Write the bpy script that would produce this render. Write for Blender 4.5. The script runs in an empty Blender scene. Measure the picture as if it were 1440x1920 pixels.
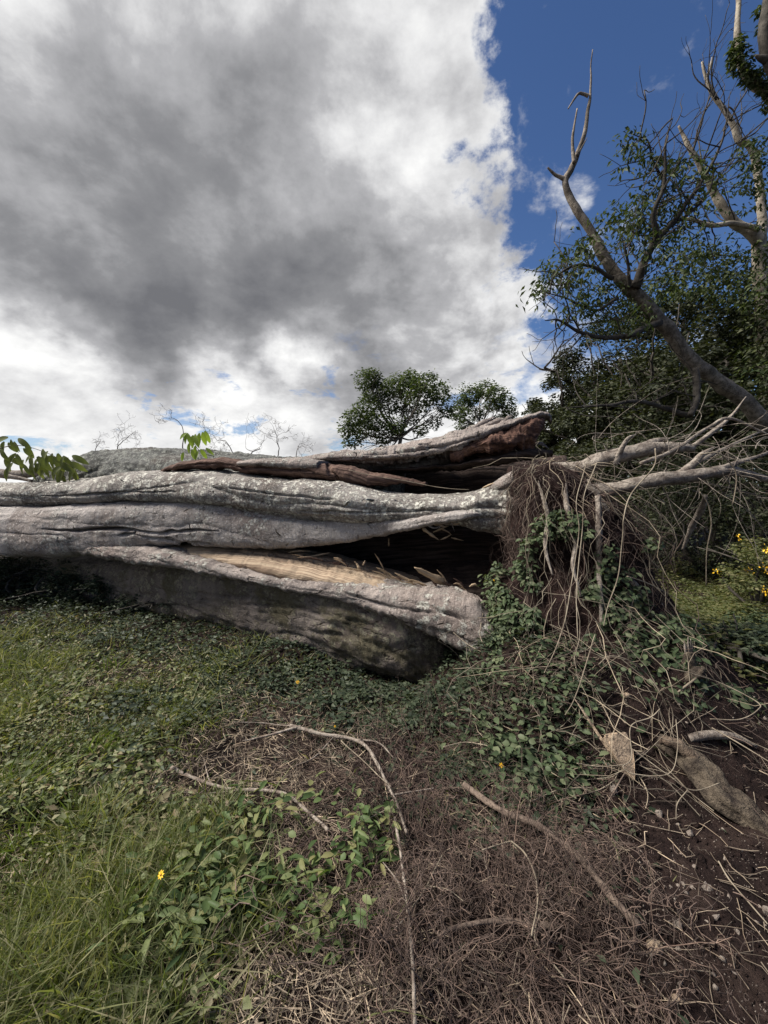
import bpy, bmesh, math, random
import numpy as np
from mathutils import Vector

random.seed(11)
RNG = np.random.default_rng(11)
scene = bpy.context.scene
COL = scene.collection
PI = math.pi

# ------------------------------------------------------------------ camera
F = 760.0                       # focal length in photo pixels (1440 x 1920)
CAM_H = 1.5
PITCH = math.atan(60.0 / F)     # horizon sits 60 px above the middle
cam_d = bpy.data.cameras.new("camera")
cam = bpy.data.objects.new("camera", cam_d)
COL.objects.link(cam)
cam.location = (0, 0, CAM_H)
cam.rotation_euler = (PI / 2 - PITCH, 0, 0)
cam_d.sensor_fit = 'VERTICAL'
cam_d.sensor_height = 36.0
cam_d.lens = 36.0 * F / 1920.0
cam_d.clip_start = 0.05
cam_d.clip_end = 2000
scene.camera = cam

# ------------------------------------------------------------------ world
SUN_EL, SUN_AZ = math.radians(50), math.radians(-88)     # azimuth from +Y, negative = left
world = bpy.data.worlds.new("World")
scene.world = world
world.use_nodes = True


class NT:
    """tiny node helper"""
    def __init__(self, tree):
        self.t = tree
        self.n = tree.nodes
        self.l = tree.links

    def node(self, typ, **kw):
        nd = self.n.new(typ)
        for k, v in kw.items():
            setattr(nd, k, v)
        return nd

    def put(self, sock, v):
        if isinstance(v, bpy.types.NodeSocket):
            self.l.new(v, sock)
        elif v is not None:
            if isinstance(v, (tuple, list)) and len(v) == 3 and sock.type == 'RGBA':
                v = (*v, 1)
            sock.default_value = v

    def math(self, op, a, b=None, c=None, clamp=False):
        nd = self.node('ShaderNodeMath', operation=op)
        nd.use_clamp = clamp
        self.put(nd.inputs[0], a)
        if b is not None: self.put(nd.inputs[1], b)
        if c is not None: self.put(nd.inputs[2], c)
        return nd.outputs[0]

    def vmath(self, op, a, b=None):
        nd = self.node('ShaderNodeVectorMath', operation=op)
        self.put(nd.inputs[0], a)
        if b is not None: self.put(nd.inputs[1], b)
        return nd.outputs['Value'] if op in ('DOT_PRODUCT', 'LENGTH') else nd.outputs[0]

    def noise(self, vec, scale, detail=4, rough=0.5, dist=0.0, lac=2.0):
        nd = self.node('ShaderNodeTexNoise')
        if vec is not None: self.put(nd.inputs['Vector'], vec)
        self.put(nd.inputs['Scale'], scale)
        self.put(nd.inputs['Detail'], detail)
        self.put(nd.inputs['Roughness'], rough)
        self.put(nd.inputs['Distortion'], dist)
        self.put(nd.inputs['Lacunarity'], lac)
        return nd.outputs['Fac']

    def voronoi(self, vec, scale, feature='F1', out='Distance', rnd=1.0):
        nd = self.node('ShaderNodeTexVoronoi', feature=feature)
        self.put(nd.inputs['Vector'], vec)
        self.put(nd.inputs['Scale'], scale)
        self.put(nd.inputs['Randomness'], rnd)
        return nd.outputs[out]

    def maprange(self, v, a, b, c=0.0, d=1.0, smooth=True):
        nd = self.node('ShaderNodeMapRange')
        nd.interpolation_type = 'SMOOTHSTEP' if smooth else 'LINEAR'
        self.put(nd.inputs[0], v)
        for i, x in enumerate((a, b, c, d)):
            self.put(nd.inputs[1 + i], x)
        return nd.outputs[0]

    def mix(self, f, a, b, mode='MIX'):
        nd = self.node('ShaderNodeMix', data_type='RGBA', blend_type=mode)
        self.put(nd.inputs[0], f)
        self.put(nd.inputs[6], a)
        self.put(nd.inputs[7], b)
        return nd.outputs[2]

    def ramp(self, f, stops):
        nd = self.node('ShaderNodeValToRGB')
        el = nd.color_ramp.elements
        while len(el) < len(stops): el.new(0.5)
        for e, (p, c) in zip(el, stops):
            e.position = p
            e.color = (*c, 1)
        self.put(nd.inputs[0], f)
        return nd.outputs[0]

    def scalevec(self, vec, s, loc=(0, 0, 0)):
        nd = self.node('ShaderNodeMapping')
        self.put(nd.inputs[0], vec)
        nd.inputs['Scale'].default_value = s
        nd.inputs['Location'].default_value = loc
        return nd.outputs[0]


def build_world():
    world.node_tree.nodes.clear()
    w = NT(world.node_tree)
    out = w.node('ShaderNodeOutputWorld')
    bg = w.node('ShaderNodeBackground')
    sky = w.node('ShaderNodeTexSky', sky_type='NISHITA')
    sky.sun_disc = False
    sky.sun_elevation = SUN_EL
    sky.sun_rotation = SUN_AZ
    sky.altitude = 200
    sky.air_density = 1.0
    sky.dust_density = 0.3
    sky.ozone_density = 2.5
    STR = 0.05
    CLOUD = 0.545
    bg.inputs[1].default_value = STR
    d = w.node('ShaderNodeTexCoord').outputs['Generated']
    d = w.vmath('NORMALIZE', d)
    sep = w.node('ShaderNodeSeparateXYZ')
    w.l.new(d, sep.inputs[0])
    X, Y, Z = sep.outputs
    # cloud deck seen in perspective: stretch towards the horizon
    zc = w.math('ADD', w.math('ABSOLUTE', Z), 0.55)
    dv = w.node('ShaderNodeVectorMath', operation='DIVIDE')
    w.l.new(d, dv.inputs[0])
    cmb = w.node('ShaderNodeCombineXYZ')
    for i in range(3): w.l.new(zc, cmb.inputs[i])
    w.l.new(cmb.outputs[0], dv.inputs[1])
    q = dv.outputs[0]
    n_big = w.noise(w.scalevec(q, (1, 1, 1), (12.1, 3.0, 2.0)), 1.9, 4, 0.55, 0.25)
    n_mid = w.noise(w.scalevec(q, (1, 1, 1), (3.1, 1.7, 0.4)), 4.2, 9, 0.60, 0.25)
    n_fine = w.noise(w.scalevec(q, (1, 1, 1), (7.3, 2.2, 5.4)), 11, 9, 0.64, 0.15)
    # edge of the big bank: a great circle, broken up by noise
    edge = w.vmath('DOT_PRODUCT', d, (-0.93, 0.315, 0.01))
    e2 = w.math('ADD', edge, w.math('MULTIPLY', w.math('SUBTRACT', n_mid, 0.5), 0.44))
    e2 = w.math('ADD', e2, w.math('MULTIPLY', w.math('SUBTRACT', n_fine, 0.5), 0.36))
    def toward(az, el, size, lo, hi_):
        a_, e_ = math.radians(az), math.radians(el)
        c_ = (math.sin(a_) * math.cos(e_), math.cos(a_) * math.cos(e_), math.sin(e_))
        return w.maprange(w.vmath('DOT_PRODUCT', d, c_), math.cos(math.radians(size)), 1.0, lo, hi_)
    e2 = w.math('SUBTRACT', e2, toward(16, 37, 11, 0.0, 0.075))
    bank = w.maprange(e2, -0.03, 0.05)
    # low cumulus along the horizon
    low = w.math('SUBTRACT', w.math('ADD', 0.22, w.math('MULTIPLY', w.math('SUBTRACT', n_mid, 0.5), 0.75)), Z)
    lowc = w.math('MULTIPLY', w.maprange(low, -0.10, 0.03), w.maprange(edge, -0.42, -0.15))
    # scattered puffs in the blue part
    puff = w.noise(w.scalevec(q, (1, 1, 1), (1.3, 9.7, 2.2)), 5.2, 9, 0.6, 0.2)
    puffc = w.math('MULTIPLY', w.maprange(w.math('ADD', puff, w.math('ADD', toward(21, 31, 6, 0.0, 0.13), toward(26, 52, 5, 0.0, 0.1))), 0.56, 0.72), 0.85)
    # holes where the blue shows through low on the left
    hole = w.noise(w.scalevec(q, (1, 1, 1.8), (4.3, 0.7, 8.1)), 4.2, 7, 0.62, 0.3)
    holes = w.math('MULTIPLY', w.maprange(hole, 0.565, 0.65), w.maprange(Z, 0.40, 0.15))
    mask = w.math('MAXIMUM', w.math('MAXIMUM', bank, lowc), puffc)
    mask = w.math('MULTIPLY', mask, w.math('SUBTRACT', 1.0, w.math('MULTIPLY', holes, 0.8)))
    # thickness -> grey underside, thin rim -> white
    n_lump = w.noise(w.scalevec(q, (1, 1, 1), (4.6, 12.2, 6.3)), 3.4, 7, 0.52, 0.1)
    bil = w.math('ABSOLUTE', w.math('SUBTRACT', w.noise(w.scalevec(q, (1, 1, 1), (8.6, 1.2, 2.3)), 5.5, 8, 0.58, 0.2), 0.5))
    thick = w.math('ADD', w.maprange(edge, 0.0, 0.22, 0.04, 0.25), w.math('MULTIPLY', w.math('SUBTRACT', n_big, 0.5), 0.8))
    thick = w.math('ADD', thick, w.math('MULTIPLY', w.math("SUBTRACT", n_lump, 0.5), 1.7))
    thick = w.math('ADD', thick, w.math('MULTIPLY', w.math('SUBTRACT', n_mid, 0.5), 1.05))
    thick = w.math('ADD', thick, w.math('MULTIPLY', w.math('SUBTRACT', n_fine, 0.5), 0.42))
    thick = w.math('ADD', thick, w.math('MULTIPLY', w.math('SUBTRACT', 0.12, bil), 0.9))
    # heavier and thinner masses of the bank: compass bearing and height in degrees, size, weight
    wn = w.node('ShaderNodeTexNoise')
    wn.inputs['Scale'].default_value = 3.2; wn.inputs['Detail'].default_value = 6; wn.inputs['Roughness'].default_value = 0.55
    w.l.new(d, wn.inputs['Vector'])
    wsc = w.vmath('SCALE', w.vmath('SUBTRACT', wn.outputs['Color'], (0.5, 0.5, 0.5))); wsc.node.inputs['Scale'].default_value = 0.42
    dw = w.vmath('NORMALIZE', w.vmath('ADD', d, wsc))
    for az, el, size, wt in [(-33, 33, 13, .30), (-20, 30, 11, .36), (-8, 26, 10, .22), (-62, 46, 14, .42), (-46, 26, 10, .2), (-9, 19, 8, .30), (4, 17, 8, .30), (-27, 17, 8, .30), (14, 20, 7, .18),
                             (-50, 40, 9, -.30), (4, 30, 8, .16), (2, 44, 10, .10), (-47, 13, 13, -.34), (-20, 13, 6, -.36), (-14, 8, 8, -.28), (-5, 33, 6, -.14), (-75, 12, 16, -.3), (-100, 40, 25, .3), (-140, 45, 25, .25), (-120, 18, 20, -.3)]:
        a_, e_ = math.radians(az), math.radians(el)
        cdir = (math.sin(a_) * math.cos(e_), math.cos(a_) * math.cos(e_), math.sin(e_))
        m_ = w.maprange(w.vmath('DOT_PRODUCT', dw, cdir), math.cos(math.radians(size * 1.5)), math.cos(math.radians(size * .25)), 0.0, wt * .72)
        thick = w.math('ADD', thick, m_)
    hi = w.maprange(Z, 0.06, 0.30)
    thick = w.math('MULTIPLY', thick, w.math('ADD', 0.44, w.math('MULTIPLY', hi, 0.41)))
    k = 1.0 / STR
    g = CLOUD
    cl = w.ramp(thick, [(p, tuple(v * g for v in c)) for p, c in [(0.0, (0.98, 0.98, 0.97)), (0.16, (0.78, 0.78, 0.785)), (0.38, (0.46, 0.46, 0.475)),
                        (0.66, (0.27, 0.272, 0.285)), (1.0, (0.17, 0.173, 0.188))]])
    clk = w.mix(1.0, cl, (k, k, k), 'MULTIPLY')
    skc = w.mix(1.0, sky.outputs[0], (0.70, 0.86, 1.12), 'MULTIPLY')
    w.put(bg.inputs[0], w.mix(mask, skc, clk))
    w.l.new(bg.outputs[0], out.inputs[0])
    world.cycles.sampling_method = 'MANUAL'
    world.cycles.sample_map_resolution = 512


build_world()

# ------------------------------------------------------------------ sun, exposure
sd = bpy.data.lights.new("sun", 'SUN')
sd.energy = 4.6
sd.angle = math.radians(22)
sd.color = (1.0, 0.95, 0.87)
sun = bpy.data.objects.new("sun", sd)
COL.objects.link(sun)
sdir = Vector((math.sin(SUN_AZ) * math.cos(SUN_EL), math.cos(SUN_AZ) * math.cos(SUN_EL), math.sin(SUN_EL)))
sun.rotation_euler = (-sdir).to_track_quat('-Z', 'Y').to_euler()
sun.location = sdir * 40
scene.view_settings.view_transform = 'Standard'
scene.view_settings.look = 'None'
scene.view_settings.gamma = 1.0
scene.view_settings.exposure = 0.92
scene.view_settings.use_curve_mapping = False
scene.render.engine = 'CYCLES'
scene.cycles.use_denoising = True
scene.cycles.max_bounces = 6
scene.cycles.diffuse_bounces = 3
scene.cycles.transparent_max_bounces = 4

# ------------------------------------------------------------------ numeric helpers
CP, SP = math.cos(PITCH), math.sin(PITCH)


def ray(px, py):
    cx = (np.asarray(px, float) - 720.0) / F
    cy = (960.0 - np.asarray(py, float)) / F
    return np.stack([cx, CP + cy * SP, cy * CP - SP], -1)


def at(px, py, Y):
    """point seen at photo pixel (px, py), Y metres in front of the camera"""
    r = ray(px, py)
    t = np.asarray(Y, float) / r[..., 1]
    return r * t[..., None] + np.array([0, 0, CAM_H])


def project(P):
    P = np.asarray(P, float)
    v = P - np.array([0, 0, CAM_H])
    depth = v[..., 1] * CP - v[..., 2] * SP
    up = v[..., 1] * SP + v[..., 2] * CP
    return 720 + F * v[..., 0] / depth, 960 - F * up / depth


def _hash(ix, iy, iz):
    h = (ix * 374761393 + iy * 668265263 + iz * 2147483647) & 0xFFFFFFFF
    h = ((h ^ (h >> 13)) * 1274126177) & 0xFFFFFFFF
    h = (h ^ (h >> 16)) & 0xFFFFFFFF
    return h.astype(np.float64) / 4294967295.0


def vnoise(p):
    p = np.asarray(p, float)
    i = np.floor(p).astype(np.int64)
    f = p - i
    f = f * f * f * (f * (f * 6 - 15) + 10)
    x0, y0, z0 = i[..., 0], i[..., 1], i[..., 2]
    fx, fy, fz = f[..., 0], f[..., 1], f[..., 2]
    r = 0
    for dx in (0, 1):
        wx = fx if dx else 1 - fx
        for dy in (0, 1):
            wy = fy if dy else 1 - fy
            for dz in (0, 1):
                wz = fz if dz else 1 - fz
                r = r + _hash(x0 + dx, y0 + dy, z0 + dz) * wx * wy * wz
    return r * 2 - 1


def fbm(p, octv=4, gain=0.5):
    p = np.asarray(p, float)
    a, s, r = 1.0, 0.0, 0
    for o in range(octv):
        r = r + a * vnoise(p + o * 17.3)
        s += a
        a *= gain
        p = p * 2.03
    return r / s


def sstep(a, b, x):
    t = np.clip((x - a) / (b - a), 0, 1)
    return t * t * (3 - 2 * t)


def ground_z(x, y):
    x = np.asarray(x, float); y = np.asarray(y, float)
    p = np.stack([x, y, np.zeros_like(x)], -1)
    z = 0.05 * fbm(p * 0.9, 3) + 0.018 * fbm(p * 4.0 + 5, 2)
    r = np.sqrt(((x - 1.55) / 1.25) ** 2 + ((y - 2.95) / 1.2) ** 2) + 0.10 * fbm(p * 2.2 + 9, 3)
    z = z + 0.46 * (1 - sstep(0.45, 1.08, r))
    z = z + 0.045 * fbm(p * 7.0 + 3, 4, .6) * (1 - sstep(0.6, 1.7, r))
    z = z - 0.22 * np.exp(-((x - 0.10) / 0.70) ** 2 - ((y - 3.30) / 0.50) ** 2)
    z = z - 0.05 * np.clip(y - 8, 0, None) * sstep(2.0, -2.0, x - 0.15 * y) - 0.012 * np.clip(y - 8, 0, None)
    return z


def ground_at(px, py, lift=0.0):
    r = ray(px, py)
    t = np.linspace(0.5, 30, 3000)
    P = r[None, :] * t[:, None] + np.array([0, 0, CAM_H])
    g = ground_z(P[:, 0], P[:, 1]) + lift
    k = np.argmax(P[:, 2] < g)
    return P[k] if P[k, 2] < g[k] else P[-1]


def unit(v):
    v = np.asarray(v, float)
    return v / np.maximum(np.linalg.norm(v, axis=-1, keepdims=True), 1e-9)


# ------------------------------------------------------------------ mesh helpers
def mesh_np(name, V, Fc, mats, smooth=True, uv=None, midx=None):
    V = np.ascontiguousarray(V, np.float32)
    Fc = np.ascontiguousarray(Fc, np.int32)
    m = bpy.data.meshes.new(name)
    k = Fc.shape[1]
    m.vertices.add(len(V)); m.vertices.foreach_set('co', V.ravel())
    m.loops.add(Fc.size); m.loops.foreach_set('vertex_index', Fc.ravel())
    m.polygons.add(len(Fc))
    m.polygons.foreach_set('loop_start', np.arange(len(Fc), dtype=np.int32) * k)
    m.polygons.foreach_set('loop_total', np.full(len(Fc), k, np.int32))
    if smooth: m.polygons.foreach_set('use_smooth', np.ones(len(Fc), bool))
    if midx is not None: m.polygons.foreach_set('material_index', np.ascontiguousarray(midx, np.int32))
    for mm in (mats if isinstance(mats, (list, tuple)) else [mats]): m.materials.append(mm)
    if uv is not None:
        u = m.uv_layers.new(name='uv')
        u.data.foreach_set('uv', np.ascontiguousarray(uv[Fc.ravel()], np.float32).ravel())
    m.update()
    m.validate()
    return m


def link(name, mesh, parent=None, loc=None):
    o = bpy.data.objects.new(name, mesh)
    COL.objects.link(o)
    if parent is not None: o.parent = parent
    if loc is not None: o.location = loc
    return o


def tag(o, label=None, cat=None, group=None, kind=None):
    if label: o['label'] = label
    if cat: o['category'] = cat
    if group: o['group'] = group
    if kind: o['kind'] = kind
    return o


def thing(name, label, cat, loc=(0, 0, 0), group=None):
    o = bpy.data.objects.new(name, None)
    o.empty_display_size = 0.1
    COL.objects.link(o)
    o.location = tuple(float(v) for v in loc)
    return tag(o, label, cat, group)


class Buf:
    """collects triangles"""
    def __init__(self): self.v, self.f, self.n = [], [], 0

    def add(self, V, T):
        V = np.asarray(V, float).reshape(-1, 3); T = np.asarray(T, int).reshape(-1, 3)
        self.v.append(V); self.f.append(T + self.n); self.n += len(V)

    def obj(self, name, mat, parent=None, smooth=True, base=None):
        if not self.v: return None
        V = np.concatenate(self.v); T = np.concatenate(self.f)
        off = np.zeros(3)
        if parent is not None: off = np.array(parent.location)
        elif base is not None: off = np.asarray(base, float)
        o = link(name, mesh_np(name, V - off, T, mat, smooth), parent)
        if parent is None and base is not None: o.location = tuple(off)
        return o


def catmull(pts, n):
    pts = np.asarray(pts, float)
    if len(pts) < 3:
        return pts[0] + (pts[-1] - pts[0]) * np.linspace(0, 1, n)[:, None]
    P = np.vstack([2 * pts[0] - pts[1], pts, 2 * pts[-1] - pts[-2]])
    t = np.linspace(0, len(pts) - 1 - 1e-6, n)
    i = t.astype(int); f = (t - i)[:, None]
    p0, p1, p2, p3 = P[i], P[i + 1], P[i + 2], P[i + 3]
    return 0.5 * ((2 * p1) + (-p0 + p2) * f + (2 * p0 - 5 * p1 + 4 * p2 - p3) * f ** 2 + (-p0 + 3 * p1 - 3 * p2 + p3) * f ** 3)


def tube(buf, pts, rad, sides=8, n=None, rough=0.0, wob=0.0, cap=True, freq=6.0, ridge=0.0, nridge=5):
    """tapered tube through pts (smoothed); rad per control point"""
    pts = np.asarray(pts, float)
    n = n or max(3, 4 * (len(pts) - 1) + 1)
    C = catmull(pts, n)
    R = np.interp(np.linspace(0, 1, n), np.linspace(0, 1, len(rad)), rad)
    if wob > 0:
        C = C + wob * np.stack([fbm(C * 3 + k * 31.7, 2) for k in range(3)], -1)
    T = unit(np.gradient(C, axis=0))
    ref = np.array([0.31, 0.17, 0.93])
    a = unit(np.cross(T[0], ref))
    A = []
    for i in range(n):
        a = a - T[i] * np.dot(a, T[i]); a = a / (np.linalg.norm(a) + 1e-9); A.append(a)
    A = np.array(A); B = np.cross(T, A)
    th = np.linspace(0, 2 * PI, sides, endpoint=False)
    D = A[:, None] * np.cos(th)[None, :, None] + B[:, None] * np.sin(th)[None, :, None]
    rr = np.repeat(R[:, None], sides, 1)
    if rough > 0:
        rr = rr * (1 + rough * fbm((C[:, None] + D * R[:, None, None]) * freq, 3))
    if ridge > 0:
        ph = 2.5 * fbm(C * 2.0 + 3, 2)
        rr = rr * (1 + ridge * np.abs(np.sin(nridge * .5 * th[None] + ph[:, None])) + ridge * .8 * fbm(np.stack([np.repeat(th[None] * 1.6, n, 0), np.repeat(np.linspace(0, 3, n)[:, None], sides, 1), rr * 0 + 2], -1), 3))
    V = (C[:, None] + D * rr[..., None]).reshape(-1, 3)
    i = np.arange(n - 1)[:, None]; j = np.arange(sides)[None, :]
    a0 = i * sides + j; b0 = i * sides + (j + 1) % sides
    c0 = a0 + sides; d0 = b0 + sides
    Tt = np.concatenate([np.stack([a0, b0, d0], -1).reshape(-1, 3), np.stack([a0, d0, c0], -1).reshape(-1, 3)])
    if cap:
        V = np.vstack([V, C[0], C[-1]])
        k = n * sides
        jj = np.arange(sides)
        Tt = np.vstack([Tt, np.stack([np.full(sides, k), (jj + 1) % sides, jj], -1),
                        np.stack([np.full(sides, k + 1), (n - 1) * sides + jj, (n - 1) * sides + (jj + 1) % sides], -1)])
    buf.add(V, Tt)
    return C


def tubes(buf, P, R, sides=3):
    """batch of thin tubes: P (N,K,3), R (N,K)"""
    P = np.asarray(P, float)
    N, K, _ = P.shape
    T = unit(np.gradient(P, axis=1))
    ref = unit(RNG.normal(size=(N, 1, 3)))
    A = unit(np.cross(T, np.broadcast_to(ref, T.shape))); B = np.cross(T, A)
    th = np.linspace(0, 2 * PI, sides, endpoint=False)
    V = P[:, :, None] + R[:, :, None, None] * (A[:, :, None] * np.cos(th)[:, None] + B[:, :, None] * np.sin(th)[:, None])
    i = np.arange(K - 1)[:, None]; j = np.arange(sides)[None]
    a0 = i * sides + j; b0 = i * sides + (j + 1) % sides
    t = np.concatenate([np.stack([a0, b0, b0 + sides], -1).reshape(-1, 3), np.stack([a0, b0 + sides, a0 + sides], -1).reshape(-1, 3)])
    TT = (t[None] + (np.arange(N) * K * sides)[:, None, None]).reshape(-1, 3)
    buf.add(V.reshape(-1, 3), TT)


LEAF_A = (np.array([[0, 0, 0], [.42, -.5, .10], [.5, 0, -.02], [.42, .5, .10], [1, 0, -.10]]),
          np.array([[0, 1, 2], [0, 2, 3], [1, 4, 2], [2, 4, 3]]))
LEAF_B = (np.array([[0, 0, 0], [.26, -.40, .07], [.28, 0, 0], [.26, .40, .07], [.62, -.46, .06], [.64, 0, -.03], [.62, .46, .06], [1, 0, -.16]]),
          np.array([[0, 1, 2], [0, 2, 3], [1, 4, 5], [1, 5, 2], [2, 5, 6], [2, 6, 3], [4, 7, 5], [5, 7, 6]]))


def leaves(buf, P, axis, nrm, L, W, tpl=LEAF_A):
    P = np.asarray(P, float); N = len(P)
    if N == 0: return
    a = unit(axis); b = unit(np.cross(np.broadcast_to(nrm, a.shape), a)); c = np.cross(a, b)
    tv, tf = tpl
    L = np.broadcast_to(L, (N,)); W = np.broadcast_to(W, (N,))
    V = P[:, None] + a[:, None] * (tv[None, :, 0:1] * L[:, None, None]) + b[:, None] * (tv[None, :, 1:2] * W[:, None, None]) \
        + c[:, None] * (tv[None, :, 2:3] * L[:, None, None])
    buf.add(V.reshape(-1, 3), (tf[None] + (np.arange(N) * len(tv))[:, None, None]).reshape(-1, 3))


def blades(buf, P, up, bend, L, W, segs=3):
    """grass blades: P base, up direction, bend vector added quadratically"""
    P = np.asarray(P, float); N = len(P)
    if N == 0: return
    t = np.linspace(0, 1, segs + 1)
    L = np.broadcast_to(L, (N,)); W = np.broadcast_to(W, (N,))
    C = P[:, None] + unit(up)[:, None] * (t[None, :, None] * L[:, None, None]) + bend[:, None] * ((t ** 2)[None, :, None] * L[:, None, None])
    side = unit(np.cross(unit(up), RNG.normal(size=(N, 3))))
    w = (1 - t ** 1.6) * 0.5
    Lf = C[:, :-1] - side[:, None] * (w[None, :-1, None] * W[:, None, None])
    Rt = C[:, :-1] + side[:, None] * (w[None, :-1, None] * W[:, None, None])
    V = np.concatenate([np.stack([Lf, Rt], 2).reshape(N, -1, 3), C[:, -1:]], 1)
    nv = V.shape[1]
    f = []
    for i in range(segs - 1):
        f += [[2 * i, 2 * i + 1, 2 * i + 3], [2 * i, 2 * i + 3, 2 * i + 2]]
    f += [[2 * segs - 2, 2 * segs - 1, 2 * segs]]
    f = np.array(f)
    buf.add(V.reshape(-1, 3), (f[None] + (np.arange(N) * nv)[:, None, None]).reshape(-1, 3))


# ------------------------------------------------------------------ materials
def base_mat(name):
    m = bpy.data.materials.new(name)
    m.use_nodes = True
    m.node_tree.nodes.clear()
    n = NT(m.node_tree)
    out = n.node('ShaderNodeOutputMaterial')
    p = n.node('ShaderNodeBsdfPrincipled')
    n.l.new(p.outputs[0], out.inputs[0])
    return m, n, p, out


def bump(n, p, h, dist=0.01, strength=1.0):
    b = n.node('ShaderNodeBump')
    b.inputs['Strength'].default_value = strength
    b.inputs['Distance'].default_value = dist
    n.put(b.inputs['Height'], h)
    n.l.new(b.outputs[0], p.inputs['Normal'])


def leaf_mat(name, cols, rough=0.5, trans=0.3, tint=(1.5, 1.6, 0.6)):
    """cols: list of colours picked per leaf"""
    m, n, p, out = base_mat(name)
    r = n.node('ShaderNodeNewGeometry').outputs['Random Per Island']
    stops = [(i / max(1, len(cols) - 1), c) for i, c in enumerate(cols)]
    c = n.ramp(r, stops)
    big = n.noise(n.node('ShaderNodeTexCoord').outputs['Object'], 2.2, 3)
    c = n.mix(n.maprange(big, 0.3, 0.7, 0.0, 0.55), c, n.mix(1.0, c, (0.62, 0.66, 0.72), 'MULTIPLY'))
    n.put(p.inputs['Base Color'], c)
    p.inputs['Roughness'].default_value = rough
    p.inputs['Specular IOR Level'].default_value = 0.14
    p.inputs['Roughness'].default_value = rough + 0.12
    if trans > 0:
        t = n.node('ShaderNodeBsdfTranslucent')
        n.put(t.inputs[0], n.mix(1.0, c, tint, 'MULTIPLY'))
        mx = n.node('ShaderNodeMixShader')
        mx.inputs[0].default_value = trans
        n.l.new(p.outputs[0], mx.inputs[1]); n.l.new(t.outputs[0], mx.inputs[2])
        n.l.new(mx.outputs[0], out.inputs[0])
    return m


def stick_mat(name, c1, c2, scale=18.0, island=False, bd=0.006):
    m, n, p, out = base_mat(name)
    o = n.node('ShaderNodeTexCoord').outputs['Object']
    f = n.noise(o, scale, 5, 0.6)
    c = n.ramp(n.maprange(f, 0.32, 0.68), [(0, c1), (1, c2)])
    if not island:
        c = n.mix(n.maprange(n.noise(o, scale * 3.1, 5, 0.75), 0.47, 0.36, 0, 0.8), c, tuple(v * 0.35 for v in c1))
    if island:
        r = n.node('ShaderNodeNewGeometry').outputs['Random Per Island']
        c = n.mix(1.0, c, n.ramp(r, [(0, (0.45, 0.45, 0.45)), (0.5, (0.9, 0.88, 0.85)), (1, (1.5, 1.42, 1.3))]), 'MULTIPLY')
    n.put(p.inputs['Base Color'], c)
    p.inputs['Roughness'].default_value = 0.85
    p.inputs['Specular IOR Level'].default_value = 0.2
    bump(n, p, n.math('ADD', n.noise(o, scale * 4, 5, 0.7), n.math('MULTIPLY', f, 0.8)), bd, 0.9)
    return m


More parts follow.
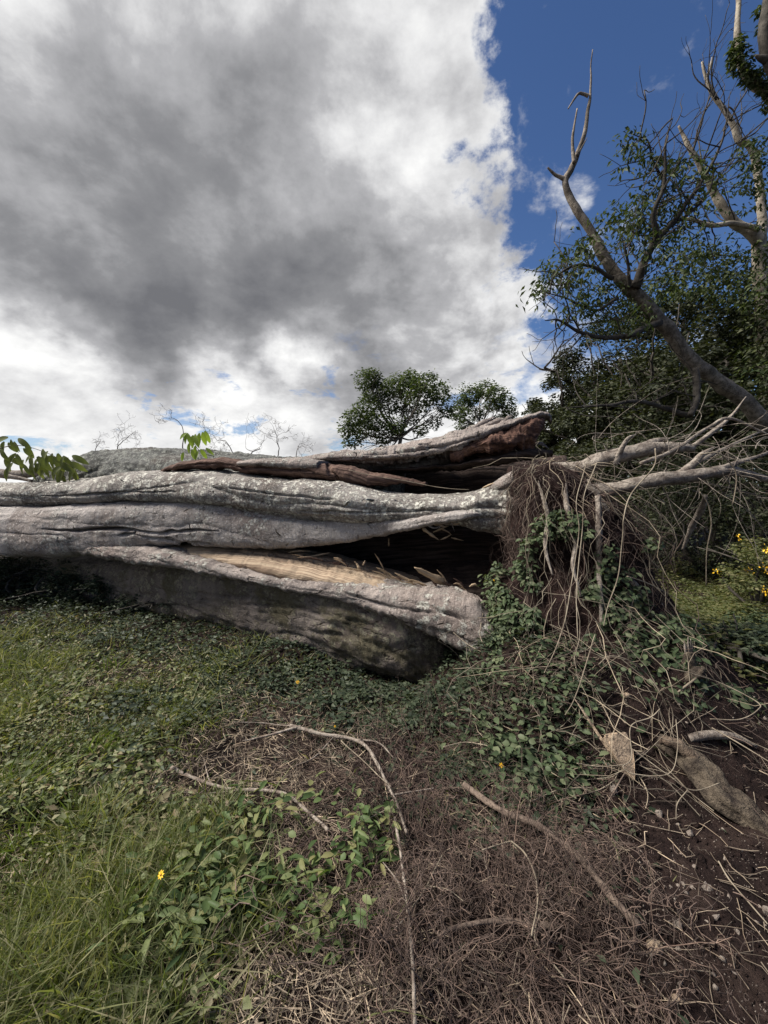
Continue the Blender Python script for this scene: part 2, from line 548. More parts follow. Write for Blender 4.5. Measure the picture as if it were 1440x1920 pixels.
def bark_mat(name, base=(0.275, 0.255, 0.26), dark=(0.12, 0.10, 0.095), lichen=0.5, lichcol=(0.50, 0.49, 0.44), rough_scale=1.0, moss=0.0, fleck=0.6, crack=0.0):
    """smooth grey bark with cross lines, stains and crusty lichen; u runs along the trunk"""
    m, n, p, out = base_mat(name)
    uv = n.node('ShaderNodeUVMap').outputs[0]
    ob = n.node('ShaderNodeTexCoord').outputs['Object']
    c = n.mix(n.maprange(n.noise(ob, 2.6, 6, 0.65), 0.38, 0.66, 0, 0.8), base, dark)
    # hoop lines round the trunk: fine in u, long in v
    hoop = n.noise(n.scalevec(uv, (42, 1.8, 1)), 1.0, 5, 0.65)
    c = n.mix(n.maprange(hoop, 0.52, 0.68, 0, 0.55), c, tuple(v * 0.55 for v in base))
    hoop2 = n.noise(n.scalevec(uv, (2.4, 0.35, 1)), 1.0, 3, 0.5)
    c = n.mix(n.maprange(hoop2, 0.56, 0.585, 0, 0.35), c, tuple(min(1, v * 1.35) for v in base))
    # warm brown stain
    c = n.mix(n.maprange(n.noise(ob, 1.1, 4, 0.6), 0.50, 0.70, 0, 0.55), c, (0.19, 0.145, 0.125))
    # water stains running round the trunk and old scars
    stn = n.noise(n.scalevec(uv, (7, 0.8, 1)), 1.0, 4, 0.6)
    c = n.mix(n.math('MULTIPLY', n.maprange(stn, 0.56, 0.70, 0, 0.7), n.maprange(n.noise(ob, 0.9, 2), 0.45, 0.6)), c, tuple(v * 0.7 for v in dark))
    scar = n.noise(n.scalevec(uv, (5, 22, 1)), 1.0, 4, 0.65)
    c = n.mix(n.maprange(scar, 0.66, 0.71, 0, 0.75), c, tuple(v * 0.4 for v in dark))
    # flecks, light and dark
    spk = n.noise(ob, 52, 6, 0.8)
    spk2 = n.noise(n.scalevec(ob, (1, 1, 1), (3.7, 1.1, 9.2)), 34, 6, 0.8)
    c = n.mix(n.maprange(spk, 0.555, 0.625, 0, fleck), c, tuple(min(1, v * 2.0) for v in base))
    c = n.mix(n.maprange(spk2, 0.44, 0.36, 0, 0.75), c, tuple(v * 0.35 for v in dark))
    # crusty lichen, two sizes, in drifts
    wob = n.node('ShaderNodeVectorMath', operation='ADD')
    n.l.new(ob, wob.inputs[0])
    nn = n.node('ShaderNodeTexNoise'); nn.inputs['Scale'].default_value = 20; nn.inputs['Detail'].default_value = 6; nn.inputs['Roughness'].default_value = 0.75
    n.l.new(ob, nn.inputs['Vector'])
    sc = n.vmath('SCALE', nn.outputs['Color']); sc.node.inputs['Scale'].default_value = 0.085
    n.l.new(sc, wob.inputs[1])
    drift = n.maprange(n.noise(ob, 1.25, 5, 0.65), 0.64 - 0.25 * lichen, 0.72 - 0.25 * lichen)
    v1 = n.voronoi(wob.outputs[0], 13)
    v2 = n.voronoi(wob.outputs[0], 30)
    l1 = n.math('MULTIPLY', n.maprange(v1, 0.47, 0.40), drift)
    l2 = n.math('MULTIPLY', n.maprange(v2, 0.46, 0.38), n.maprange(n.noise(ob, 3.3, 3), 0.62 - 0.22 * lichen, 0.70 - 0.22 * lichen))
    lm = n.math('MAXIMUM', l1, l2)
    lm = n.math('MULTIPLY', lm, n.maprange(n.noise(ob, 38, 6, 0.75), 0.43, 0.51))
    c = n.mix(n.math('MULTIPLY', lm, 0.9), c, lichcol)
    if moss > 0:
        c = n.mix(n.maprange(n.noise(ob, 3.0, 6, 0.7), 0.62 - 0.2 * moss, 0.74 - 0.2 * moss, 0, 0.75), c, (0.12, 0.105, 0.06))
        c = n.mix(n.maprange(spk, 0.55, 0.63, 0, 0.7), c, (0.21, 0.19, 0.125))
    h = n.math('ADD', n.math('MULTIPLY', hoop, 0.5), n.math('MULTIPLY', lm, 0.35))
    h = n.math('ADD', h, n.math('MULTIPLY', spk, 0.9 * rough_scale))
    h = n.math('ADD', h, n.math('MULTIPLY', n.noise(ob, 14, 5, 0.65), 1.2 * rough_scale))
    if crack > 0:
        cw = n.noise(ob, 9, 5, 0.65)
        ck = n.voronoi(n.vmath('ADD', n.scalevec(ob, (2.2, 4, 7)), n.vmath('SCALE', n.node('ShaderNodeTexNoise').outputs['Color'])), 1.0, 'DISTANCE_TO_EDGE')
        km = n.math('MULTIPLY', n.maprange(ck, 0.035, 0.0), n.maprange(cw, 0.5, 0.62))
        c = n.mix(n.math('MULTIPLY', km, crack), c, (0.025, 0.019, 0.016))
        h = n.math('SUBTRACT', h, n.math('MULTIPLY', km, 1.2))
    n.put(p.inputs['Base Color'], c)
    p.inputs['Roughness'].default_value = 0.85
    p.inputs['Specular IOR Level'].default_value = 0.15
    bump(n, p, h, 0.024, 1.0)
    return m


def wood_mat(name, light, mid, dark, fib=(2.0, 60), bd=0.01):
    m, n, p, out = base_mat(name)
    uv = n.node('ShaderNodeUVMap').outputs[0]
    ob = n.node('ShaderNodeTexCoord').outputs['Object']
    f = n.noise(n.scalevec(uv, (fib[0], fib[1], 1)), 1.0, 6, 0.62, 0.4)
    g = n.noise(ob, 3.2, 4, 0.6)
    c = n.ramp(n.maprange(f, 0.3, 0.72), [(0, dark), (0.42, mid), (1, light)])
    c = n.mix(n.maprange(g, 0.45, 0.72, 0, 0.7), c, tuple(v * 0.55 for v in mid))
    n.put(p.inputs['Base Color'], c)
    p.inputs['Roughness'].default_value = 0.85
    p.inputs['Specular IOR Level'].default_value = 0.15
    bump(n, p, n.math('ADD', f, n.math('MULTIPLY', n.noise(ob, 40, 5, 0.6), 0.5)), bd, 0.9)
    return m


def soil_mat(name, c1, c2, c3):
    m, n, p, out = base_mat(name)
    ob = n.node('ShaderNodeTexCoord').outputs['Object']
    c = n.ramp(n.maprange(n.noise(ob, 5, 8, 0.65), 0.3, 0.7), [(0, c1), (0.55, c2), (1, c3)])
    v = n.voronoi(ob, 85)
    c = n.mix(n.math('MULTIPLY', n.maprange(v, 0.20, 0.12), n.maprange(n.noise(ob, 8, 3), 0.5, 0.62)), c, (0.16, 0.135, 0.115))
    n.put(p.inputs['Base Color'], c)
    p.inputs['Roughness'].default_value = 0.95
    p.inputs['Specular IOR Level'].default_value = 0.1
    bump(n, p, n.math('ADD', n.noise(ob, 22, 8, 0.7), n.math('MULTIPLY', n.noise(ob, 90, 3, 0.6), 0.4)), 0.04, 1.0)
    return m


def rock_mat(name, c1, c2):
    m, n, p, out = base_mat(name)
    ob = n.node('ShaderNodeTexCoord').outputs['Object']
    c = n.ramp(n.maprange(n.noise(ob, 25, 6, 0.6), 0.3, 0.7), [(0, c1), (1, c2)])
    c = n.mix(n.maprange(n.noise(ob, 30, 6, 0.7), 0.48, 0.62, 0, 0.8), c, (0.045, 0.030, 0.024))
    n.put(p.inputs['Base Color'], c)
    p.inputs['Roughness'].default_value = 0.85
    bump(n, p, n.noise(ob, 55, 7, 0.7), 0.012, 1.0)
    return m


M = {}
M['soil'] = soil_mat('soil', (0.009, 0.006, 0.006), (0.023, 0.0145, 0.013), (0.046, 0.031, 0.026))
M['root_soil'] = soil_mat('root_soil', (0.010, 0.006, 0.006), (0.024, 0.014, 0.013), (0.045, 0.028, 0.024))
M['bark'] = bark_mat('grey_bark', base=(0.41, 0.375, 0.355), dark=(0.19, 0.16, 0.145), lichen=0.45, fleck=0.85, lichcol=(0.6, 0.58, 0.53), crack=0.35)
M['bark_lichen'] = bark_mat('lichen_bark', base=(0.29, 0.265, 0.245), dark=(0.12, 0.103, 0.09), lichen=1.15, lichcol=(0.66, 0.64, 0.57), fleck=0.85, crack=0.3)
M['bark_low'] = bark_mat('weathered_bark', base=(0.33, 0.285, 0.26), lichen=0.45, fleck=0.75, crack=0.8)
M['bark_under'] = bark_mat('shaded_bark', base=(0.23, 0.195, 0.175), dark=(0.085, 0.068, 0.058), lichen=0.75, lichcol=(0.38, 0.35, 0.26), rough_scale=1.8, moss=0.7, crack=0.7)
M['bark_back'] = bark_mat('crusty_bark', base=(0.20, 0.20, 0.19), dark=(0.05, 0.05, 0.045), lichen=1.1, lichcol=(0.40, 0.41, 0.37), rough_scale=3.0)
M['wood_tan'] = wood_mat('fresh_wood', (0.47, 0.375, 0.27), (0.34, 0.255, 0.18), (0.16, 0.105, 0.075), (1.0, 70))
M['wood_rot'] = wood_mat('rotten_wood', (0.24, 0.145, 0.105), (0.11, 0.06, 0.046), (0.018, 0.010, 0.009), (3, 38), 0.035)
M['wood_brown'] = wood_mat('torn_brown_wood', (0.20, 0.13, 0.10), (0.10, 0.062, 0.05), (0.03, 0.018, 0.015), (1.5, 50), 0.02)
M['wood_dark'] = wood_mat('decayed_heartwood', (0.085, 0.062, 0.052), (0.036, 0.025, 0.022), (0.008, 0.006, 0.006), (2, 30), 0.03)
M['splinter'] = wood_mat('splinter_wood', (0.50, 0.40, 0.28), (0.36, 0.27, 0.18), (0.18, 0.12, 0.08), (1.2, 60))
M['root'] = stick_mat('root_bark', (0.11, 0.088, 0.074), (0.31, 0.27, 0.23), 18, False, 0.012)
M['fine_root'] = stick_mat('fine_root', (0.055, 0.040, 0.036), (0.125, 0.094, 0.082), 10, True)
M['vine'] = stick_mat('dry_vine', (0.13, 0.108, 0.085), (0.27, 0.235, 0.185), 9, True)
M['stick'] = stick_mat('stick_bark', (0.13, 0.10, 0.082), (0.30, 0.26, 0.22), 22)
M['stick_brown'] = stick_mat('brown_stick_bark', (0.085, 0.062, 0.05), (0.19, 0.145, 0.115), 22)
M['twig'] = stick_mat('dead_twigs', (0.062, 0.043, 0.038), (0.150, 0.112, 0.096), 8, True)
M['straw'] = stick_mat('dry_straw', (0.12, 0.092, 0.072), (0.30, 0.25, 0.195), 6, True)
M['trunk'] = stick_mat('tree_trunk_bark', (0.08, 0.068, 0.055), (0.24, 0.21, 0.175), 14, False, 0.02)
M['trunk_pale'] = stick_mat('pale_trunk_bark', (0.17, 0.145, 0.115), (0.38, 0.335, 0.27), 7)
M['trunk_grey'] = stick_mat('weathered_limb', (0.09, 0.075, 0.062), (0.24, 0.205, 0.17), 9)
M['trunk_dark'] = stick_mat('dark_trunk_bark', (0.03, 0.026, 0.022), (0.08, 0.07, 0.06), 12)
M['bare'] = stick_mat('bare_twig_bark', (0.12, 0.105, 0.10), (0.22, 0.20, 0.19), 6)
M['grass'] = leaf_mat('grass_blade', [(0.065, 0.080, 0.030), (0.118, 0.138, 0.052), (0.175, 0.185, 0.082), (0.34, 0.30, 0.19)], 0.42, 0.34)
M['clover'] = leaf_mat('small_ground_leaf', [(0.050, 0.064, 0.030), (0.105, 0.125, 0.055), (0.155, 0.175, 0.080), (0.24, 0.23, 0.13), (0.17, 0.12, 0.075)], 0.4, 0.25)
M['weed'] = leaf_mat('weed_leaf', [(0.042, 0.068, 0.026), (0.070, 0.108, 0.038), (0.105, 0.145, 0.055), (0.16, 0.185, 0.078), (0.20, 0.18, 0.08)], 0.38, 0.28)
M['vineleaf'] = leaf_mat('vine_leaf', [(0.018, 0.026, 0.016), (0.034, 0.046, 0.026), (0.070, 0.082, 0.050)], 0.4, 0.12)  # leaf colour lowered to stand for the shade below the trunk
M['moundleaf'] = leaf_mat('mound_leaf', [(0.035, 0.052, 0.026), (0.064, 0.086, 0.042), (0.12, 0.135, 0.075)], 0.4, 0.15)
M['forest'] = leaf_mat('forest_leaf', [(0.018, 0.023, 0.013), (0.032, 0.038, 0.021), (0.068, 0.072, 0.040)], 0.45, 0.18)
M['treeleaf'] = leaf_mat('tree_leaf', [(0.026, 0.040, 0.018), (0.048, 0.066, 0.028), (0.095, 0.11, 0.046)], 0.42, 0.25)
M['farleaf'] = leaf_mat('far_tree_leaf', [(0.028, 0.044, 0.018), (0.052, 0.075, 0.028), (0.10, 0.12, 0.045)], 0.5, 0.3)
M['sprig'] = leaf_mat('young_leaf', [(0.14, 0.20, 0.045), (0.20, 0.27, 0.065), (0.28, 0.33, 0.09)], 0.4, 0.45)
M['bigleaf'] = leaf_mat('wilting_leaf', [(0.075, 0.095, 0.035), (0.12, 0.14, 0.055), (0.19, 0.19, 0.085)], 0.42, 0.35)
M['sun_toned'] = leaf_mat('sun_toned_undergrowth', [(0.058, 0.070, 0.027), (0.098, 0.108, 0.044), (0.16, 0.145, 0.07)], 0.45, 0.28)  # leaf colours raised to stand for sunlight on the clearing
M['rock_tan'] = rock_mat('tan_stone', (0.26, 0.19, 0.13), (0.42, 0.32, 0.225))
M['rock_grey'] = rock_mat('pale_stone', (0.12, 0.095, 0.08), (0.29, 0.245, 0.205))


def flat_mat(name, c, rough=0.6):
    m, n, p, out = base_mat(name)
    ob = n.node('ShaderNodeTexCoord').outputs['Object']
    n.put(p.inputs['Base Color'], n.mix(n.noise(ob, 120, 3), tuple(v * 0.75 for v in c), c))
    p.inputs['Roughness'].default_value = rough
    return m


M['petal'] = flat_mat('yellow_petal', (0.85, 0.50, 0.02))
M['disc'] = flat_mat('flower_disc', (0.55, 0.26, 0.01))

# ------------------------------------------------------------------ ground
def build_ground():
    def axis(lo, hi, fine_lo, fine_hi, step):
        a = np.arange(fine_lo, fine_hi, step)
        l, r = [], []
        s, v = step, fine_lo
        while v > lo: s *= 1.22; v -= s; l.append(v)
        s, v = step, a[-1]
        while v < hi: s *= 1.22; v += s; r.append(v)
        return np.array(l[::-1] + list(a) + r)
    xs = axis(-400, 400, -4.5, 4.5, 0.03)
    ys = axis(-60, 400, 0.5, 5.5, 0.03)
    Xg, Yg = np.meshgrid(xs, ys)
    Z = ground_z(Xg, Yg)
    V = np.stack([Xg, Yg, Z], -1).reshape(-1, 3)
    nx, ny = len(xs), len(ys)
    i = np.arange(ny - 1)[:, None]; j = np.arange(nx - 1)[None]
    a = i * nx + j
    Fq = np.stack([a, a + 1, a + nx + 1, a + nx], -1).reshape(-1, 4)
    o = link('ground', mesh_np('ground', V, Fq, M['soil']))
    tag(o, 'dark reddish brown soil under the grass and dead stems', kind='structure')


build_ground()

# ------------------------------------------------------------------ fallen tree
NRM = unit(np.array([-0.27, -0.96, 0.0]))
tree = thing('fallen_tree', 'huge fallen grey trunk split open lengthwise with its roots torn up', 'fallen tree', (-0.5, 4.2, 0.0))
TLOC = np.array(tree.location)


def smooth1(a, k):
    if k < 2: return a
    w = np.hanning(k + 2)[1:-1]; w /= w.sum()
    p = np.pad(a, k, mode='reflect', reflect_type='odd')
    return np.convolve(p, w, 'same')[k:-k]


def lobe(name, st, mat, parent=tree, nst=260, nr=64, e=0.85, amp=0.045, freq=1.6, fine=0.014, ffreq=9.0,
         ragged=0.0, grooves=(), stretch=True, nrm=NRM, smoothk=15, flute=0.0):
    """long trunk piece; st rows: px, y_top, y_bottom, Y distance of its axis, half depth (m)"""
    st = np.array(st, float)
    t = np.linspace(st[0, 0], st[-1, 0], nst)
    yt, yb = (smooth1(np.interp(t, st[:, 0], st[:, k]), smoothk) for k in (1, 2))
    Yd = smooth1(1 / np.interp(t, st[:, 0], 1 / st[:, 3]), smoothk)
    rd = np.interp(t, st[:, 0], st[:, 4])
    if ragged > 0:
        yb = yb + ragged * fbm(np.stack([t * 0.09, t * 0, t * 0], -1), 4, 0.7)
        yt = yt + 0.5 * ragged * fbm(np.stack([t * 0.09, t * 0 + 9, t * 0], -1), 4, 0.7)
    Pt, Pb = at(t, yt, Yd), at(t, yb, Yd)
    C = (Pt + Pb) / 2; U = (Pt - Pb) / 2
    # superellipse section, sampled evenly along its outline
    tf = np.linspace(0, 2 * PI, 4001)
    cf, sf = np.cos(tf), np.sin(tf)
    cf = np.sign(cf) * np.abs(cf) ** e; sf = np.sign(sf) * np.abs(sf) ** e
    al = np.concatenate([[0], np.cumsum(np.hypot(np.diff(cf), np.diff(sf)))])
    tq = np.linspace(0, al[-1], nr, endpoint=False)
    c2, s2 = np.interp(tq, al, cf), np.interp(tq, al, sf)
    Off = U[:, None] * c2[None, :, None] + nrm[None, None] * (rd[:, None] * s2[None])[..., None]
    V = C[:, None] + Off
    ul = np.concatenate([[0], np.cumsum(np.linalg.norm(np.diff(C, axis=0), axis=1))])
    vl = np.cumsum(np.linalg.norm(np.diff(V, axis=1, prepend=V[:, :1]), axis=2), axis=1)
    # outward direction of the section
    Un = np.maximum(np.linalg.norm(U, axis=1), 1e-4)
    Nn = unit(U / Un[:, None] ** 2 * 1.0)[:, None] * (c2 / Un[:, None])[..., None] + nrm[None, None] * (s2 / np.maximum(rd, 1e-3)[:, None])[..., None]
    Nn = unit(Nn)
    scale = np.minimum(1, np.minimum(Un, rd) / 0.12)[:, None]
    q = V * np.array([0.35 if stretch else 1, 1, 1])
    disp = amp * fbm(q * freq * 2, 4) + 0.13 * amp * fbm(np.stack([V[..., 0] * 7, V[..., 1] * 1.2, V[..., 2] * 1.2], -1), 2) + fine * fbm(V * ffreq * np.array([0.6, 1, 1]), 5, 0.7)
    V = V + Nn * (disp * scale)[..., None]
    if flute > 0:
        uu = np.repeat(ul[:, None], nr, 1)
        fq = np.stack([uu * .55, vl * 5.5 + .8 * fbm(np.stack([uu, vl, vl * 0], -1), 2), vl * 0 + amp * 300], -1)
        rid = 1 - 2 * np.abs(fbm(fq, 3))
        V = V - Nn * (flute * np.clip(rid, 0, 1) ** 3 * scale)[..., None]
    if grooves:
        gx, gy = project(V)
        gy = gy + 3.0 * fbm(np.stack([gx * .035, gx * 0, gx * 0 + 4], -1), 3)
        front = s2[None] > -0.1
        for pts, wd, dp in grooves:
            pts = np.array(pts, float)
            dmin = np.full(gx.shape, 1e9)
            for a, b in zip(pts[:-1], pts[1:]):
                ab = b - a
                k = np.clip(((gx - a[0]) * ab[0] + (gy - a[1]) * ab[1]) / (ab @ ab), 0, 1)
                dmin = np.minimum(dmin, np.hypot(gx - a[0] - k * ab[0], gy - a[1] - k * ab[1]))
            tt = np.clip((gx - pts[:, 0].min()) / max(1.0, np.ptp(pts[:, 0])), 0, 1)
            env = np.clip(4 * np.minimum(tt, 1 - tt) + .12, 0, 1) * (.75 + .5 * fbm(np.stack([gx * .06, gy * 0, gx * 0], -1), 3))
            V = V - Nn * (np.where(front, dp * np.sqrt(env) * np.exp(-(dmin / (wd * env + .25)) ** 2), 0))[..., None]
    Vf = V.reshape(-1, 3)
    uv = np.stack([np.repeat(ul[:, None], nr, 1), vl], -1).reshape(-1, 2)
    i = np.arange(nst - 1)[:, None]; j = np.arange(nr)[None]
    a = i * nr + j; b = i * nr + (j + 1) % nr
    Q = np.stack([a, a + nr, b + nr, b], -1).reshape(-1, 4)
    T = np.concatenate([Q[:, [0, 1, 2]], Q[:, [0, 2, 3]]])
    k = len(Vf)
    Vf = np.vstack([Vf, V[0].mean(0), V[-1].mean(0)])
    uv = np.vstack([uv, uv[0], uv[k - 1]])
    jj = np.arange(nr)
    T = np.vstack([T, np.stack([np.full(nr, k), jj, (jj + 1) % nr], -1),
                   np.stack([np.full(nr, k + 1), (nst - 1) * nr + (jj + 1) % nr, (nst - 1) * nr + jj], -1)])
    loc = np.array(parent.location)
    par = parent
    while par.parent is not None:
        par = par.parent; loc = loc + np.array(par.location)
    return link(name, mesh_np(name, Vf - loc, T, mat, True, uv), parent)


# upper fold, lichen crusted, runs into the roots
lobe('upper_fold', [(-260, 905, 945, 6.0, .37), (0, 905, 950, 5.2, .37), (100, 904, 951, 4.98, .37), (190, 896, 948, 4.78, .37),
                    (260, 889, 942, 4.63, .37), (320, 884, 942, 4.5, .37), (410, 881, 948, 4.35, .37), (465, 886, 953, 4.25, .37),
                    (545, 894, 972, 4.12, .37), (600, 899, 977, 4.04, .37), (650, 903, 978, 3.96, .37), (683, 912, 977, 3.91, .37),
                    (733, 924, 976, 3.84, .33), (787, 928, 976, 3.76, .32), (867, 927, 985, 3.65, .33), (893, 919, 995, 3.62, .37),
                    (933, 903, 1002, 3.56, .3), (993, 888, 1005, 3.48, .3), (1060, 880, 1010, 3.4, .3)],
     M['bark_lichen'], nst=520, nr=150, e=0.72, amp=0.05, fine=0.014, flute=.017, ragged=2,
     grooves=[([(860, 940), (930, 925), (1000, 930)], 4, .03), ([(760, 955), (840, 958), (900, 950), (990, 960)], 4, .03),
              ([(880, 975), (980, 972)], 5, .035), ([(60, 932), (200, 926), (330, 922)], 1.6, .04), ([(420, 912), (520, 928), (640, 938)], 1.5, .035), ([(560, 960), (680, 962), (800, 958)], 1.6, .04)])
# middle fold with the long crack; tapers to a torn tip
lobe('middle_fold', [(-260, 940, 1035, 5.9, .40), (0, 945, 1036, 5.1, .39), (120, 946, 1038, 4.85, .39), (220, 938, 1039, 4.66, .375), (260, 936, 1034, 4.58, .36),
                     (300, 936, 1022, 4.5, .34), (350, 938, 1019, 4.41, .32), (430, 942, 1022, 4.28, .30), (525, 955, 1026, 4.12, .28),
                     (600, 970, 1021, 4.0, .25), (667, 971, 1013, 3.9, .24), (720, 970, 1004, 3.82, .23), (767, 968, 993, 3.70, .25),
                     (810, 962, 984, 3.58, .25), (840, 957, 979, 3.47, .22), (870, 955, 973, 3.37, .17), (890, 958, 970, 3.31, .11), (900, 963, 968, 3.28, .04)],
     M['bark'], nst=560, nr=280, e=0.52, amp=0.03, fine=0.009, flute=.011, ragged=4.5, smoothk=11,
     grooves=[([(80, 993), (140, 994), (205, 991), (250, 996), (300, 1001), (345, 995), (410, 994)], 2.3, .22),
              ([(222, 1005), (252, 1003), (254, 996)], 2.0, .18),
              ([(252, 1004), (285, 1010), (318, 1013), (345, 1020), (400, 1019)], 2.3, .2)])
# lower slab that has split away
lobe('lower_slab', [(60, 1012, 1028, 5.0, .28), (140, 1009, 1031, 4.86, .32), (215, 1005, 1037, 4.68, .375), (260, 1006, 1043, 4.57, .382), (300, 1012, 1049, 4.46, .385), (350, 1022, 1057, 4.33, .38), (400, 1036, 1065, 4.2, .33),
                    (500, 1064, 1083, 3.97, .30), (600, 1080, 1107, 3.75, .27), (667, 1085, 1121, 3.62, .27), (733, 1091, 1143, 3.50, .27),
                    (800, 1097, 1171, 3.37, .28), (840, 1101, 1191, 3.28, .28), (870, 1110, 1206, 3.2, .27), (895, 1126, 1221, 3.13, .25),
                    (915, 1147, 1233, 3.07, .22), (935, 1176, 1245, 3.01, .18), (955, 1208, 1256, 2.95, .13), (970, 1238, 1264, 2.9, .07)],
     M['bark_low'], nst=380, nr=110, e=0.58, amp=0.035, fine=0.016, flute=.022, ragged=8,
     grooves=[([(480, 1072), (560, 1092), (640, 1108), (720, 1132)], 2.2, .03), ([(740, 1118), (800, 1136), (860, 1160), (900, 1185)], 2.2, .03), ([(640, 1112), (700, 1128), (760, 1150)], 1.8, .03), ([(700, 1092), (730, 1110), (735, 1135)], 1.6, .015)])
# fresh tan wood laid bare on top of the slab
lobe('exposed_wood', [(335, 1017, 1030, 4.50, .22), (400, 1019, 1045, 4.40, .32), (525, 1028, 1075, 4.18, .40), (600, 1042, 1090, 4.03, .42),
                      (667, 1057, 1098, 3.9, .40), (733, 1077, 1105, 3.76, .36), (800, 1094, 1115, 3.64, .30), (860, 1100, 1125, 3.55, .22)],
     M['wood_tan'], nst=240, nr=80, e=0.9, amp=0.02, fine=0.014, ffreq=14, ragged=5,
     grooves=[([(420, 1030), (560, 1048), (700, 1078)], 1.5, .03), ([(470, 1045), (600, 1062), (760, 1092)], 1.5, .03), ([(540, 1036), (640, 1056), (720, 1076)], 1.3, .03)])
# great bole underneath, in shade
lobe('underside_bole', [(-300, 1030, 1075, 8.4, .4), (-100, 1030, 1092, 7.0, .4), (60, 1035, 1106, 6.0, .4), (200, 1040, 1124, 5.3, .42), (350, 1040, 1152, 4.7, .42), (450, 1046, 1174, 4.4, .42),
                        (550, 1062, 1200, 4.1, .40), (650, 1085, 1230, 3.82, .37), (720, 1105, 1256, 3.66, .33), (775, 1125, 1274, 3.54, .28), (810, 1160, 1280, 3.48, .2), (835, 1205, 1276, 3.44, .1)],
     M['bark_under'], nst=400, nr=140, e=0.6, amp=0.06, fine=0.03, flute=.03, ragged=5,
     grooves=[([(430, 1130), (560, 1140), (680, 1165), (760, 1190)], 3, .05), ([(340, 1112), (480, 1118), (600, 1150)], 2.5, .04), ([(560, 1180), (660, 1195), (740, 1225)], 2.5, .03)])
# far side of the bole
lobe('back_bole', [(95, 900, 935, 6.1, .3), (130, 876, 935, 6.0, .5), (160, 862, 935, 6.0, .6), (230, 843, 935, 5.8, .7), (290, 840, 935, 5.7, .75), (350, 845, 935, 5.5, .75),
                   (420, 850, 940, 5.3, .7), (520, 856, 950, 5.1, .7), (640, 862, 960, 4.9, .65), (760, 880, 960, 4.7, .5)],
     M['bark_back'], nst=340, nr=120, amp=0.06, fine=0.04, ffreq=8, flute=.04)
# upper shell with ragged rotten end
limb = lobe('broken_shell', [(540, 859, 884, 4.75, .35), (600, 855, 880, 4.6, .42), (640, 849, 876, 4.52, .45), (700, 840, 884, 4.4, .45),
                             (750, 833, 882, 4.32, .45), (813, 823, 874, 4.2, .42), (867, 812, 858, 4.1, .38), (905, 803, 838, 4.03, .33),
                             (930, 797, 822, 3.99, .28), (960, 789, 809, 3.95, .24), (993, 777, 795, 3.9, .2), (1012, 771, 789, 3.88, .16), (1026, 771, 785, 3.86, .12), (1033, 776, 796, 3.86, .08)],
            M['bark_low'], nst=340, nr=110, amp=0.05, fine=0.018, flute=.05, ragged=6, smoothk=9,
            grooves=[([(680, 852), (760, 845), (830, 838), (900, 818)], 4, .04), ([(700, 868), (800, 862), (900, 845), (960, 815)], 4, .06),
                     ([(830, 850), (870, 838), (900, 826)], 3, .04)])
lobe('rotten_end', [(850, 846, 866, 4.12, .30), (890, 828, 862, 4.06, .34), (920, 815, 860, 4.0, .34), (960, 803, 852, 3.96, .30), (985, 794, 846, 3.94, .27),
                    (1003, 788, 838, 3.92, .24), (1014, 784, 808, 3.9, .18), (1020, 782, 796, 3.9, .1)],
     M['wood_rot'], limb, nst=150, nr=60, amp=0.09, freq=3.0, fine=0.05, ffreq=10, ragged=10, smoothk=5, stretch=False)
lobe('inner_ledge', [(690, 882, 890, 4.45, .35), (780, 876, 886, 4.25, .35), (860, 868, 880, 4.1, .33), (940, 852, 874, 3.98, .3), (1000, 838, 862, 3.9, .2), (1035, 842, 856, 3.86, .08)],
     M['wood_dark'], nst=150, nr=50, amp=0.05, fine=0.03, ragged=6)
# torn plank in front, pointed to the left
lobe('split_plank', [(304, 881, 884, 4.36, .03), (325, 872, 882, 4.34, .07), (345, 866, 881, 4.32, .1), (385, 861, 880, 4.28, .12), (425, 857, 879, 4.23, .13), (445, 860, 882, 4.2, .14),
                     (470, 868, 888, 4.17, .16), (500, 864, 892, 4.14, .18), (575, 862, 898, 4.07, .2), (620, 868, 902, 4.03, .2), (660, 872, 908, 3.98, .2),
                     (700, 884, 912, 3.95, .18), (760, 894, 908, 3.9, .12), (800, 904, 912, 3.86, .06)],
     M['wood_brown'], nst=260, nr=56, amp=0.05, fine=0.02, ragged=6, smoothk=7,
     grooves=[([(440, 875), (520, 880), (600, 886)], 2.5, .04), ([(330, 876), (400, 868), (440, 872)], 2, .03), ([(610, 862), (618, 885), (640, 905)], 5, .05)])
# plank keeps grey bark on its upper flank
lobe('plank_bark', [(462, 863, 876, 4.17, .17), (500, 860, 878, 4.14, .2), (575, 858, 886, 4.07, .215), (610, 864, 884, 4.03, .2)],
     M['bark_low'], nst=120, nr=50, amp=0.04, fine=0.015, ragged=4, smoothk=7)
# decayed inside of the bole
lobe('cavity_wall', [(420, 930, 1100, 5.6, .3), (520, 900, 1110, 5.4, .35), (700, 870, 1130, 5.15, .4), (900, 845, 1150, 4.8, .4), (1060, 850, 1160, 4.5, .4)],
     M['wood_dark'], nst=160, nr=60, amp=0.12, fine=0.04)
lobe('cavity_floor', [(500, 1050, 1120, 4.7, .5), (700, 1075, 1150, 4.2, .55), (850, 1060, 1160, 3.95, .5), (960, 1048, 1150, 3.8, .4), (1020, 1040, 1150, 3.75, .3)],
     M['wood_dark'], nst=160, nr=60, amp=0.06, fine=0.05, ffreq=6)
lobe('crusted_knob', [(905, 918, 930, 3.46, .03), (945, 892, 918, 3.38, .10), (985, 874, 905, 3.3, .13), (1003, 866, 900, 3.27, .12), (1018, 866, 895, 3.25, .06)],
     M['bark_low'], nst=90, nr=40, amp=0.05, freq=3, fine=0.02, ragged=4, smoothk=5)

